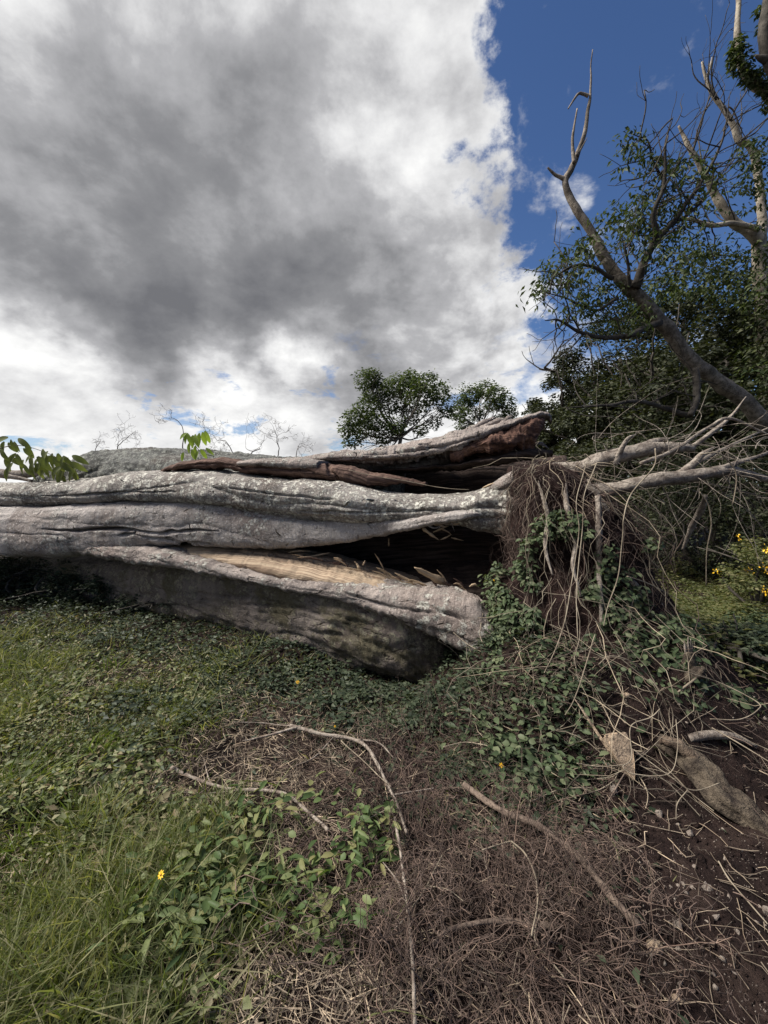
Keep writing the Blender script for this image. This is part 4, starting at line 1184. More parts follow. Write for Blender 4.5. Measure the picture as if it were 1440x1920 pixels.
for _ in range(7):
    kk = RNG.integers(2, K, n); s0 = P[np.arange(n), kk]; m = RNG.uniform(0, 1, n) < .85
    s0 = s0[m]; nn_ = len(s0); Q = np.zeros((nn_, 5, 3)); v = updir(nn_, 1.1); q = s0.copy(); l = RNG.uniform(.02, .09, nn_)
    for k in range(5):
        Q[:, k] = q; v = unit(v + RNG.normal(0, .5, (nn_, 3)) - [0, 0, .12]); q = q + v * (l / 5)[:, None]
    tubes(b, Q, np.linspace(1, .4, 5)[None] * RNG.uniform(.0006, .0013, nn_)[:, None])
tag(b.obj('dead_stems', M['twig']), 'brown tangle of dead stems and curled tendrils in front', 'dead stems', kind='stuff')
# loose twigs on the soil
b = Buf()
p = scatter(2600, Z_SOIL, clump=.3); n = len(p)
P = np.zeros((n, 4, 3)); h = horiz(n); ln = RNG.uniform(.03, .22, n)
for k in range(4):
    t = k / 3 - .5
    P[:, k] = p + h * (ln * t)[:, None] + RNG.normal(0, .006, (n, 3)); P[:, k, 2] = ground_z(P[:, k, 0], P[:, k, 1]) + .006 + np.abs(RNG.normal(0, .008, n))
tubes(b, P, np.full((n, 4), 1) * RNG.uniform(.0008, .002, n)[:, None])
tag(b.obj('twig_litter', M['straw']), 'loose thin twigs scattered over the bare soil', 'twigs', kind='stuff')
# gravel
b = Buf()
p = scatter(34000, Z_SOIL, clump=.7, cf=6); n = len(p)
oct_v = np.array([[1, 0, 0], [-1, 0, 0], [0, 1, 0], [0, -1, 0], [0, 0, 1], [0, 0, -1.]]); oct_f = np.array([[0, 2, 4], [2, 1, 4], [1, 3, 4], [3, 0, 4], [2, 0, 5], [1, 2, 5], [3, 1, 5], [0, 3, 5]])
sz = RNG.uniform(.0012, .0040, n) * (1 + 2 * (RNG.uniform(0, 1, n) > .95))
V = p[:, None] + (oct_v[None] * RNG.uniform(.5, 1.2, (n, 6, 3)) + RNG.normal(0, .25, (n, 6, 3))) * sz[:, None, None]
b.add(V.reshape(-1, 3), (oct_f[None] + (np.arange(n) * 6)[:, None, None]).reshape(-1, 3))
tag(b.obj('gravel', M['rock_grey'], smooth=False), 'small pale stone chips strewn over the dark soil', 'gravel', kind='stuff')
b = Buf()
p = scatter(26000, [(z[0], z[1], z[2] * 1.1, z[3] * 1.1, 1.0) for z in Z_SOIL], clump=.5, cf=4); n = len(p)
sz = RNG.uniform(.002, .010, n) * (1 + 1.4 * (RNG.uniform(0, 1, n) > .94))
V = p[:, None] + (oct_v[None] * RNG.uniform(.5, 1.2, (n, 6, 3)) + RNG.normal(0, .25, (n, 6, 3))) * sz[:, None, None]
b.add(V.reshape(-1, 3), (oct_f[None] + (np.arange(n) * 6)[:, None, None]).reshape(-1, 3))
tag(b.obj('soil_clods', M['soil']), 'crumbled dark clods lying on the bare soil', 'soil clods', kind='stuff')
# undergrowth beyond the root plate, sunlight put into its leaf colour
b = Buf()
x = RNG.uniform(2.2, 7, 90000); y = RNG.uniform(2.4, 7, 90000)
k = RNG.uniform(0, 1, 90000) < density(x, y, [(4.3, 4.4, 2.6, 2.2, 1.0), (3, 3.4, .9, .8, 1.0), (2.6, 2.8, .5, .5, 1.0)]) * (.3 + .9 * sstep(-.3, .4, fbm(np.stack([x, y, x * 0], -1) * 1.5, 3)))
x, y = x[k], y[k]; n = len(x); p = np.stack([x, y, ground_z(x, y) + RNG.uniform(0, .35, n) * sstep(-.2, .5, fbm(np.stack([x, y, x * 0 + 3], -1) * 1.2, 2))], -1)
leaves(b, p, horiz(n) + [0, 0, .2], updir(n, .5), RNG.uniform(.03, .08, n), RNG.uniform(.015, .035, n))
tag(b.obj('undergrowth', M['sun_toned']), 'low undergrowth in the clearing right of the roots with sunlight put into its yellowish green colour', 'undergrowth', kind='stuff')

# ------------------------------------------------------------------ sticks
def stick(parts, label, mat=M['stick'], lift=0.015, name='fallen_branch', group='dead branches lying on the ground'):
    """parts: list of (pixel path, start radius, end radius); first is the stem, the others its side twigs"""
    base = ground_at(*parts[0][0][len(parts[0][0]) // 2])
    t = thing(name, label, 'branch', base, group) if len(parts) > 1 else None
    o = None
    for i, (pts, r0, r1, *lf) in enumerate(parts):
        l = lf[0] if lf else lift
        P = np.array([ground_at(px, py, l + r0) for px, py in pts])
        b = Buf(); tube(b, P, list(np.linspace(r0, r1, 4)), 8 if r0 > .006 else 6, 10 * len(pts), .4, .012, freq=26)
        if t is not None: b.obj('stem' if i == 0 else 'side_twig', mat, t)
        else: o = tag(b.obj(name, mat, base=base), label, 'branch', group)
    return t or o


stick([([(545, 1362), (600, 1378), (660, 1385), (690, 1402), (712, 1440), (738, 1490), (755, 1530), (765, 1560)], .011, .006),
       ([(565, 1364), (530, 1372), (480, 1384), (455, 1388)], .009, .003), ([(545, 1362), (500, 1356), (440, 1354)], .004, .002),
       ([(660, 1385), (710, 1392), (740, 1422)], .006, .003), ([(628, 1380), (590, 1420), (545, 1440)], .0035, .002), ([(738, 1490), (770, 1485), (815, 1478)], .005, .002)],
      'forked pale grey branch lying across the middle of the foreground', lift=.05)
stick([([(320, 1437), (360, 1455), (430, 1478), (480, 1482), (530, 1488), (560, 1505), (600, 1540), (618, 1560)], .009, .007),
       ([(395, 1467), (388, 1445), (382, 1420)], .004, .002), ([(450, 1479), (400, 1484), (330, 1484)], .003, .002)],
      'short greyish branch with one upright twig on the brown dry patch', lift=.03)
stick([([(870, 1470), (900, 1490), (950, 1522), (1010, 1548), (1070, 1592), (1110, 1630), (1150, 1680), (1200, 1735)], .014, .013),
       ([(1006, 1546), (1012, 1538), (1018, 1530)], .007, .004), ([(1120, 1640), (1095, 1600), (1088, 1590)], .006, .003)],
      'long thick brown stick slanting down to the right beside bare soil', M['stick_brown'], .05)
stick([([(742, 1530), (752, 1590), (757, 1640), (765, 1720), (772, 1800), (778, 1925)], .006, .005, .08), ([(760, 1690), (745, 1650), (720, 1615)], .003, .002, .08),
       ([(768, 1708), (730, 1750), (722, 1770)], .003, .002, .06)],
      'thin straight upright stem running down to the bottom edge', lift=.08)
stick([([(812, 1768), (835, 1745), (870, 1738), (930, 1733), (1000, 1734), (1040, 1738)], .006, .010)], 'brown broken branch with pale torn end half buried in stems', M['stick_brown'], .04)
stick([([(720, 1780), (760, 1786), (810, 1790)], .0045, .004)], 'short brown twig by the thin upright stem', M['stick_brown'], .02)
stick([([(960, 1577), (985, 1600), (1005, 1640), (1010, 1690), (1000, 1760)], .0035, .0025), ([(905, 1590), (940, 1582), (960, 1577)], .003, .0025)], 'thin bent pale twig arching over the dead stems', M['vine'], .1)
stick([([(1030, 1660), (1020, 1700), (1005, 1760), (1030, 1800), (1060, 1840)], .003, .0025)], 'thin pale twig crossing below the long brown stick', M['vine'], .05)
stick([([(640, 1390), (700, 1445), (735, 1475)], .003, .002), ([(740, 1495), (720, 1520), (640, 1560)], .003, .0015)], 'slender crossing twigs over the pale grey branch', M['vine'], .07)
stick([([(1000, 1500), (1050, 1480), (1110, 1475)], .0028, .002)], 'thin twig at the foot of the leafy mound', M['vine'], .05)
stick([([(1140, 1500), (1180, 1440), (1220, 1400)], .004, .003)], 'thin brown stick leaning up the soil bank past the tan rock', M['stick_brown'], .03)
stick([([(1350, 1615), (1370, 1650), (1410, 1700), (1440, 1735)], .003, .002)], 'straight thin twig on bare soil near the right edge', M['vine'], .02)
stick([([(770, 1700), (800, 1660), (830, 1600)], .003, .002), ([(800, 1660), (840, 1668), (870, 1690)], .0025, .0015)], 'forked twig standing among the dead stems', M['vine'], .08)
stick([([(905, 1395), (870, 1390), (830, 1400)], .0035, .002), ([(905, 1395), (930, 1400), (945, 1395)], .003, .002)], 'pale crooked twig left of the leafy mound', M['vine'], .09)


# thick root log at the right and the broken stub
def log_thing():
    t = thing('root_log', 'thick tan root log poking out of the soil at the right edge', 'log', ground_at(1340, 1500))
    P = at(np.array([1235, 1270, 1310, 1345, 1390, 1430, 1480.]), np.array([1390, 1410, 1445, 1485, 1520, 1560, 1600.]), np.array([1.98, 1.92, 1.83, 1.74, 1.67, 1.6, 1.53]))
    b = Buf(); tube(b, P, [.022, .036, .052, .050, .048, .044, .036], 28, 90, .3, .02, freq=14, ridge=.35, nridge=5); b.obj('stem', M['log_bark'], t)
    P = at(np.array([1300, 1270, 1245, 1238.]), np.array([1425, 1398, 1390, 1395.]), np.array([1.86, 1.88, 1.9, 1.9]))
    b = Buf(); tube(b, P, [.026, .02, .014, .004], 12, 30, .5, .01, freq=18, ridge=.3); b.obj('torn_end', M['wood_brown_s'], t)
    P = at(np.array([1290, 1330, 1380, 1420.]), np.array([1385, 1378, 1385, 1400.]), np.array([1.98, 2.0, 2.0, 1.98]))
    b = Buf(); tube(b, P, [.02, .022, .02, .006], 10, 24, .3, .01); b.obj('side_root', M['root'], t)


M['log_bark'] = stick_mat('brown_log_bark', (0.035, 0.026, 0.021), (0.135, 0.108, 0.08), 22, False, 0.025)
M['wood_brown_s'] = stick_mat('torn_tan_wood', (0.07, 0.048, 0.035), (0.22, 0.165, 0.12), 20, False, 0.02)
log_thing()
t = thing('root_stub', 'broken upright root stub with splintered tip right of the hollow', 'root stub', ground_at(1255, 1310))
b = Buf(); tube(b, at(np.array([1245, 1268, 1285, 1291, 1292.]), np.array([1318, 1285, 1258, 1238, 1222.]), np.array([2.2, 2.25, 2.28, 2.28, 2.28])), [.032, .034, .032, .026, .017], 14, 40, .4, .012, freq=16, ridge=.25, nridge=5); b.obj('stem', M['log_bark'], t)
b = Buf(); tube(b, at(np.array([1270, 1295, 1312, 1320.]), np.array([1285, 1268, 1256, 1254.]), np.array([2.25, 2.22, 2.2, 2.2])), [.026, .030, .026, .016], 14, 34, .8, .012, freq=22, ridge=.3, nridge=5); b.obj('knob', M['log_bark'], t)
for dx, dy, w in ((-8, 1200, .008), (-1, 1194, .010), (4, 1198, .008), (8, 1206, .006)):
    b = Buf(); tube(b, at(np.array([1291 + dx * .5, 1291 + dx * .8, 1291 + dx]), np.array([1232., 1215, dy]), np.array([2.28, 2.28, 2.28])), [w * 1.2, w, .002], 6, 8, .2); b.obj('splinter', M['root'], t)
b = Buf(); tube(b, at(np.array([1305, 1285, 1266.]), np.array([1272, 1287, 1302.]), np.array([2.15, 2.13, 2.12])), [.006, .006, .005], 6, 12, .1); b.obj('side_root', M['vine'], t)


# ------------------------------------------------------------------ rocks
def rock(px, py, w, h, mat, label, seed, wedge=False, bury=0.36):
    rg = np.random.default_rng(seed)
    c = ground_at(px, py)
    s = c[1] / F
    bm = bmesh.new()
    if wedge:
        pr = [(-.5, .42), (-.12, .5), (.45, .5), (.52, .15), (.42, -.2), (.3, -.62), (.2, -.35), (-.1, -.15), (-.42, .1)]
        for u, v in pr:
            for k, dy in ((1, -.22), (.9, .25)):
                bm.verts.new((u * w * s * k, dy * w * s + rg.normal(0, .01) * w * s, v * h * s * k))
    else:
        for _ in range(16):
            v = rg.normal(size=3); v /= np.linalg.norm(v)
            v = v * rg.uniform(.75, 1.1)
            bm.verts.new((v[0] * w * s * .5, v[1] * .4 * (w + h) * .5 * s, v[2] * h * s * .5))
    bmesh.ops.convex_hull(bm, input=bm.verts[:])
    for v in [v for v in bm.verts if not v.link_faces]: bm.verts.remove(v)
    bmesh.ops.bevel(bm, geom=bm.edges[:], offset=min(w, h) * s * .06, segments=2, affect='EDGES')
    me = bpy.data.meshes.new('rock'); bm.to_mesh(me); bm.free(); me.materials.append(mat)
    o = link('rock', me, loc=(c[0], c[1] - (.03 if wedge else 0), c[2] + h * s * (.5 - bury)))
    o.rotation_euler = (-.5 if wedge else rg.uniform(-.2, .2), rg.uniform(-.3, .3) if not wedge else 0, rg.uniform(-.4, .4) if not wedge else 0)
    return tag(o, label, 'rock', 'stones on the bare soil')


rock(1152, 1430, 48, 74, M['rock_tan'], 'large tan wedge shaped rock embedded in the soil bank', 1, True, .12)
rock(1228, 1785, 44, 46, M['rock_tan'], 'big pale rock at the lower end of the long brown stick', 2)
rock(1270, 1742, 24, 34, M['rock_grey'], 'pale upright stone right of the rock below the stick', 3)
rock(1326, 1668, 24, 24, M['rock_grey'], 'pale angular stone alone on the pebbly soil', 4)
rock(1294, 1566, 16, 20, M['rock_grey'], 'small round stone under the thick root log', 5)
rock(1150, 1488, 24, 32, M['rock_grey'], 'grey stone directly below the tan wedge rock', 6)
rock(1236, 1530, 22, 26, M['rock_grey'], 'dull stone in the soil bank between the hanging twigs', 7)
rock(1100, 1660, 18, 24, M['rock_grey'], 'small stone left of the long brown stick', 8)
rock(1178, 1684, 22, 12, M['rock_grey'], 'flat pale chip beside the lower half of the brown stick', 9)
rock(1258, 1664, 12, 10, M['rock_grey'], 'pebble left of its twin in the middle of the soil', 10)
rock(1270, 1662, 12, 11, M['rock_grey'], 'pebble right of its twin in the middle of the soil', 12)
rock(1300, 1668, 18, 12, M['rock_grey'], 'dull pebble next to the pale angular stone', 13)
rock(1435, 1712, 16, 26, M['rock_grey'], 'pale stone cut by the right edge of the picture', 14)
rock(1383, 1752, 10, 20, M['rock_grey'], 'narrow upright stone near the right edge', 15)
rock(1341, 1722, 20, 12, M['rock_grey'], 'flat stone below the pale angular stone', 16)
rock(1378, 1830, 26, 28, M['rock_grey'], 'rough pale stone near the bottom right corner', 17)
rock(1176, 1306, 22, 14, M['rock_tan'], 'flat stone high on the crumbling slope', 18)
rock(1270, 1782, 26, 16, M['rock_grey'], 'stone just right of the big pale rock', 19)
rock(1302, 1626, 12, 10, M['rock_grey'], 'small pebble above the middle of the bare soil', 20)
rock(1270, 1880, 34, 30, M['rock_tan'], 'brownish clod at the bottom among dead grass', 21)


# ------------------------------------------------------------------ flowers
def flower(px, py, label, size=.014, lift=.12, tilt=(0.5, -0.4), Y=None):
    c = at(np.float64(px), np.float64(py), np.float64(Y)) if Y else ground_at(px, py, lift)
    t = thing('yellow_flower', label, 'flower', c, 'yellow daisies in the weeds')
    ax = unit(np.array([tilt[0], tilt[1] - .5, 1.0])); e1 = unit(np.cross(ax, [0, 1, .2])); e2 = np.cross(ax, e1)
    for i in range(8):
        a = i * PI / 4
        d = e1 * math.cos(a) + e2 * math.sin(a)
        b = Buf(); leaves(b, [c + d * size * .25], d[None] + ax * .15, ax[None], size, size * .5, LEAF_B); b.obj('petal', M['petal'], t)
    b = Buf(); tube(b, [c - ax * .002, c + ax * .003, c + ax * .005], [size * .3, size * .32, size * .12], 8, 4); b.obj('disc', M['disc'], t)
    g = c.copy(); g[2] = ground_z(g[0], g[1]) if not Y else c[2] - .12
    b = Buf(); tube(b, [g + [.01, .02, 0], (g + c) / 2 + [.012, .01, 0], c], [.0015, .0014, .0012], 5, 8); b.obj('stem', M['weed'], t)


flower(302, 1640, 'yellow daisy above the bright weed patch near the front left', .011, .19, (-.6, -.6))
flower(940, 1435, 'yellow daisy on the left flank of the leafy mound', .010, .12, (.2, -.9))
flower(558, 1279, 'tiny yellow daisy in the dark creeper below the trunk', .012, .1)
flower(628, 1362, 'tiny pale yellow daisy beside the forked grey branch', .006, .1)
flower(926, 1088, 'tiny orange flower against the black hollow beside the vines', .007, Y=2.85)


# long grass tufts
def tuft(px, py, n, hmin, hmax, spread, label, lean=(0, 0)):
    c = ground_at(px, py)
    p = c + RNG.normal(0, spread, (n, 3)) * [1, 1, 0]
    p[:, 2] = ground_z(p[:, 0], p[:, 1])
    b = Buf()
    out = (p - c) * 2.2 + np.array([lean[0], lean[1], 0])
    blades(b, p, updir(n, .22) + out * 1.5, out * 2 + horiz(n) * RNG.uniform(.1, .6, n)[:, None] - [0, 0, .3], RNG.uniform(hmin, hmax, n), RNG.uniform(.004, .009, n), 5)
    tag(b.obj('grass_tuft', M['tuft'], base=c), label, 'grass tuft', 'tall grass tufts in the lawn')


M['tuft'] = leaf_mat('long_grass', [(0.075, 0.105, 0.028), (0.11, 0.145, 0.040), (0.15, 0.17, 0.055)], 0.45, 0.35)
tuft(205, 1790, 70, .12, .34, .05, 'tallest bright grass tuft at front left')
tuft(20, 1480, 150, .10, .26, .10, 'yellowish grass tuft at the left edge')
tuft(170, 1420, 60, .10, .26, .09, 'sparse grass tuft in the middle of the lawn', (.1, 0))
tuft(130, 1910, 60, .12, .28, .07, 'grass tuft at the bottom left corner')
tuft(30, 1600, 45, .10, .22, .06, 'leaning grass tuft at the left edge below the yellowish one', (-.1, 0))
tuft(230, 1400, 35, .1, .24, .06, 'thin grass tuft by the brown dry patch')
for _x, _y, _l in ((90, 1330, 'grass tuft high on the lawn near the left edge'), (300, 1330, 'grass tuft at the upper end of the lawn by the brown patch'), (140, 1560, 'grass tuft in the middle of the small leaved weeds'),
                   (80, 1700, 'grass tuft between the left edge and the tallest tuft'), (210, 1260, 'small grass tuft by the pale dry spot below the trunk'), (40, 1250, 'grass tuft in the far left corner of the lawn')):
    tuft(_x, _y, 45, .10, .26, .07, _l, (.05, 0))
tuft(330, 1850, 40, .08, .2, .06, 'low grass tuft beside the straw at the bottom')
b = Buf(); P = np.array([ground_at(237, 1545, .05), ground_at(262, 1575, .06), ground_at(288, 1606, .05)])
blades(b, P[:1], unit(P[2] - P[0])[None], np.zeros((1, 3)), np.linalg.norm(P[2] - P[0]), .016, 4)
tag(b.obj('dry_leaf_blade', M['straw'], base=P[0]), 'single broad pale grass blade lying on the lawn', 'leaf')


# ------------------------------------------------------------------ trees
def clump_leaves(buf, centers, radii, per, L, W, tpl=LEAF_A, flat=0.75, droop=0.2, up=.7):
    for c, r in zip(centers, radii):
        n = int(per * (r / np.mean(radii)) ** 2)
        d = unit(RNG.normal(0, 1, (n, 3)))
        q = d * (RNG.uniform(0.15, 1, n) ** 0.45)[:, None] * r * [1, 1, flat]
        q *= (1 + .55 * fbm((np.asarray(c) + d * r) * (1.3 / r), 3))[:, None]
        p = np.asarray(c) + q
        nr = unit(d * .6 + [0, 0, up] + RNG.normal(0, .6, (n, 3)))
        leaves(buf, p, horiz(n) + d * .4 - [0, 0, droop], nr, RNG.uniform(.65, 1.25, n) * L, RNG.uniform(.65, 1.2, n) * W, tpl)


def grow(buf, p, d, L, r, depth, ends, spread=.55, segs=5, up=.06, ratio=.72, kids=(2, 3), sides=6, minr=.002, wig=.16):
    pts = [np.array(p, float)]; d = unit(np.array(d, float))
    for k in range(segs):
        d = unit(d + RNG.normal(0, wig, 3) + [0, 0, up])
        pts.append(pts[-1] + d * L / segs)
    r1 = max(minr, r * .62)
    tube(buf, pts, list(np.linspace(r, r1, len(pts))), sides if r > .02 else 4, 2 * segs + 1, .1 if r > .03 else 0)
    if depth == 0:
        ends.append(pts[-1]); return
    for i in range(random.randint(*kids)):
        a = RNG.normal(0, spread, 3)
        k = segs if i == 0 else random.randint(max(1, segs // 2), segs)
        grow(buf, pts[k], unit(d + a), L * ratio * random.uniform(.75, 1.15), r1 * (.9 if i == 0 else .7), depth - 1, ends, spread, segs, up, ratio, kids, sides, minr, wig)


def px_limb(buf, pts, Y, r, sides=10, rough=.15, wob=.02):
    n = len(pts)
    P = at(np.array([p[0] for p in pts], float), np.array([p[1] for p in pts], float), np.array(Y if isinstance(Y, (list, tuple)) else [Y] * n, float))
    tube(buf, P, r, sides, 7 * n, rough, wob, freq=5)
    return P


# leaning half dead tree
LY = 6.0
lt = thing('leaning_tree', 'leaning half dead tree with a tall bare grey limb against blue sky', 'tree', at(np.float64(1600), np.float64(940), np.float64(6.4)))
b = Buf()
px_limb(b, [(1620, 960), (1530, 870), (1440, 800), (1388, 744), (1325, 699), (1280, 659), (1254, 614), (1209, 569), (1164, 524), (1133, 484)],
        [6.4, 6.3, 6.2, 6.15, 6.1, 6.05, 6.0, 6.0, 6.0, 6.0], [.145, .135, .122, .11, .10, .094, .09, .086, .08, .07], 16, .3, .03)
b.obj('trunk', M['trunk'], lt)
b = Buf()
px_limb(b, [(1136, 488), (1110, 439), (1083, 394), (1061, 345), (1074, 314), (1088, 282), (1099, 215), (1108, 161), (1112, 94)], 6.0, [.072, .062, .054, .046, .037, .033, .023, .015, .005], 10, .25, .03)
px_limb(b, [(1063, 338), (1050, 332), (1040, 327), (1027, 314)], 6.0, [.035, .025, .02, .012], 8, .2, .005)
px_limb(b, [(1103, 180), (1093, 176), (1083, 177), (1065, 204)], 6.0, [.025, .02, .016, .008], 7, .2, .005)
px_limb(b, [(1077, 305), (1074, 275), (1074, 251), (1082, 204)], 5.95, [.025, .02, .018, .009], 7, .2, .005)
px_limb(b, [(1082, 292), (1092, 275), (1101, 258)], 5.95, [.018, .012, .004], 6, .2, .003)
b.obj('bare_limb', M['trunk_grey'], lt)
ends = []
b = Buf()
for pts, r in [([(1191, 540), (1209, 490), (1231, 444), (1227, 403), (1245, 340), (1249, 269), (1262, 215)], [.07, .05, .04, .03, .022, .014, .003]),
               ([(1225, 460), (1272, 403), (1321, 332), (1352, 269), (1372, 170)], [.04, .03, .022, .014, .003]),
               ([(1177, 632), (1128, 632), (1088, 623), (1056, 600), (1021, 603)], [.04, .03, .022, .016, .005]),
               ([(1294, 780), (1218, 757), (1177, 753), (1133, 762), (1056, 766)], [.04, .03, .024, .018, .005]),
               ([(1240, 605), (1177, 632)], [.05, .04]), ([(1300, 690), (1310, 740), (1294, 780)], [.05, .045, .04]),
               ([(1180, 540), (1178, 500), (1170, 455)], [.03, .02, .008]), ([(1231, 440), (1290, 400), (1330, 360), (1345, 300)], [.025, .02, .014, .003]),
               ([(1245, 345), (1225, 300), (1212, 265), (1180, 250)], [.018, .014, .01, .004]), ([(1150, 520), (1105, 500), (1060, 505), (1015, 540)], [.03, .02, .014, .005]),
               ([(1088, 623), (1070, 590), (1060, 575)], [.012, .008, .003]), ([(1160, 560), (1120, 580), (1060, 560), (1010, 545)], [.025, .018, .01, .004])]:
    P = px_limb(b, pts, [LY - .1 - .1 * i for i in range(len(pts))], r, 8, .12, .03)
    for q in range(len(P) - 1):
        for _ in range(3):
            s = P[q] + (P[q + 1] - P[q]) * RNG.uniform(0, 1)
            grow(b, s, RNG.normal(0, 1, 3) * [1, .7, .8] + [0, 0, .3], RNG.uniform(.25, .6), .010, 1, ends, .6, 4, .03, .7, (2, 3), 4, .0015)
b.obj('branches', M['trunk_dark'], lt)
b = Buf()
E = np.array(ends); ex, ey = project(E)
# leaves only where the photo's crown carries them
keep = np.zeros(len(E), bool)
for cx, cy, r in [(1180, 262, 26), (1205, 300, 28), (1240, 310, 30), (1270, 320, 28), (1140, 420, 48), (1190, 440, 50), (1245, 410, 50), (1230, 470, 50), (1100, 460, 45), (1040, 500, 40),
                  (1015, 540, 28), (1075, 520, 40), (1300, 380, 40), (1320, 330, 24), (1100, 560, 40), (1160, 590, 40), (1060, 600, 22), (1280, 450, 45), (1200, 380, 30)]:
    keep |= (ex - cx) ** 2 + (ey - cy) ** 2 < (r * 1.15) ** 2
E = E[keep]
clump_leaves(b, E, RNG.uniform(.10, .22, len(E)), 15, .085, .034, LEAF_A, .9, .8)
blobs = [(1180, 258, 16), (1200, 280, 14), (1212, 305, 16), (1245, 312, 20), (1275, 310, 14), (1150, 410, 28), (1195, 440, 30), (1250, 405, 30), (1235, 465, 28), (1110, 455, 22), (1040, 500, 20),
         (1020, 535, 16), (1080, 520, 24), (1300, 375, 18), (1320, 330, 12), (1110, 565, 24), (1165, 590, 26), (1150, 545, 24), (1085, 480, 18), (1130, 620, 22)]
clump_leaves(b, [at(np.float64(x), np.float64(y), np.float64(RNG.uniform(5.6, 6.4))) for x, y, r in blobs], [r * 6 / F * 1.15 for x, y, r in blobs], 85, .085, .034, LEAF_A, .85, .8)
b.obj('crown', M['treeleaf'], lt)

# pale forked tree at the right edge
pt = thing('pale_tree', 'pale trunked tree with broken forked limbs at the right edge', 'tree', at(np.float64(1440), np.float64(960), np.float64(8.0)))
b = Buf(); px_limb(b, [(1442, 980), (1440, 800), (1432, 640), (1426, 540), (1424, 470), (1424, 430)], 8.0, [.13, .125, .12, .12, .12, .10], 14, .15, .03); b.obj('trunk', M['trunk_pale'], pt)
b = Buf()
px_limb(b, [(1424, 450), (1400, 432), (1370, 412), (1348, 378), (1334, 349), (1312, 312), (1298, 287), (1284, 258), (1272, 235)], 7.9, [.105, .09, .08, .068, .058, .048, .042, .032, .016], 10, .25, .03)
px_limb(b, [(1424, 430), (1379, 419), (1334, 423), (1289, 412), (1263, 417)], 7.7, [.05, .042, .036, .028, .014], 8, .2, .02)
px_limb(b, [(1428, 440), (1427, 400), (1425, 358), (1417, 300), (1405, 272), (1388, 264), (1370, 228), (1343, 188), (1325, 150), (1316, 116)], 8.0, [.085, .075, .068, .062, .058, .055, .05, .04, .03, .014], 10, .25, .02)
px_limb(b, [(1325, 150), (1330, 128), (1334, 108)], 8.0, [.03, .02, .008], 6, .2, .01)
b.obj('limbs', M['trunk_pale'], pt)
b = Buf(); ends = []
for x, y in [(1370, 228), (1343, 188), (1334, 349), (1298, 287), (1289, 412), (1379, 419), (1334, 423), (1388, 264), (1312, 312)]:
    for _ in range(3):
        grow(b, at(np.float64(x), np.float64(y), np.float64(7.9)), RNG.normal(0, 1, 3) + [0, 0, .7], .8, .014, 2, ends, .45, 5, .06, .7, (2, 2), 4, .0015)
b.obj('twigs', M['trunk_dark'], pt)
b = Buf()
blobs = [(1405, 285, 24), (1420, 320, 26), (1400, 345, 20), (1430, 270, 20), (1435, 360, 24), (1330, 318, 12), (1345, 335, 12), (1300, 470, 30), (1340, 480, 34), (1380, 500, 34), (1410, 540, 36), (1360, 540, 36), (1300, 530, 32), (1250, 540, 30), (1440, 470, 24), (1432, 420, 14), (1395, 390, 10), (1430, 560, 30), (1415, 620, 34), (1440, 660, 34), (1420, 710, 36), (1445, 760, 34), (1400, 670, 30), (1440, 600, 30)]
clump_leaves(b, [at(np.float64(x), np.float64(y), np.float64(RNG.uniform(7.2, 8.2))) for x, y, r in blobs], [r * 7.7 / F * 1.1 for x, y, r in blobs], 140, .10, .042, LEAF_A, .85, .8)
b.obj('crown', M['treeleaf'], pt)

# creeper clad limbs in the top right corner
it = thing('creeper_clad_tree', 'ivy clad limbs reaching in at the top right corner', 'tree', at(np.float64(1560), np.float64(980), np.float64(6.5)))
b = Buf()
px_limb(b, [(1600, 1000), (1570, 700), (1530, 420), (1480, 240), (1440, 172), (1415, 157), (1392, 128), (1382, 70), (1384, 0), (1388, -80)], 6.5, [.2, .18, .15, .115, .08, .068, .056, .04, .03, .014], 12, .2, .03)
b.obj('trunk', M['trunk_pale'], it)
b = Buf(); px_limb(b, [(1500, 200), (1460, 140), (1440, 110), (1432, 60), (1440, 0), (1450, -80)], 6.2, [.1, .085, .07, .065, .06, .045], 10, .2, .03)
px_limb(b, [(1437, 112), (1425, 108), (1416, 104)], 6.2, [.06, .04, .012], 8, .2, .0); b.obj('limb', M['trunk_dark'], it)
b = Buf()
pl = [(1381, 80, 10), (1384, 100, 14), (1392, 120, 15), (1402, 140, 13), (1418, 148, 13), (1434, 165, 13), (1374, 100, 10), (1425, 20, 8), (1430, 50, 8), (1450, 170, 14), (1375, 120, 9), (1430, 135, 9), (1440, 195, 10)]
clump_leaves(b, [at(np.float64(x), np.float64(y), np.float64(6.4)) for x, y, r in pl], [r * 6.4 / F for x, y, r in pl], 90, .07, .035, LEAF_A, 1, .5)
b.obj('ivy', M['treeleaf'], it)


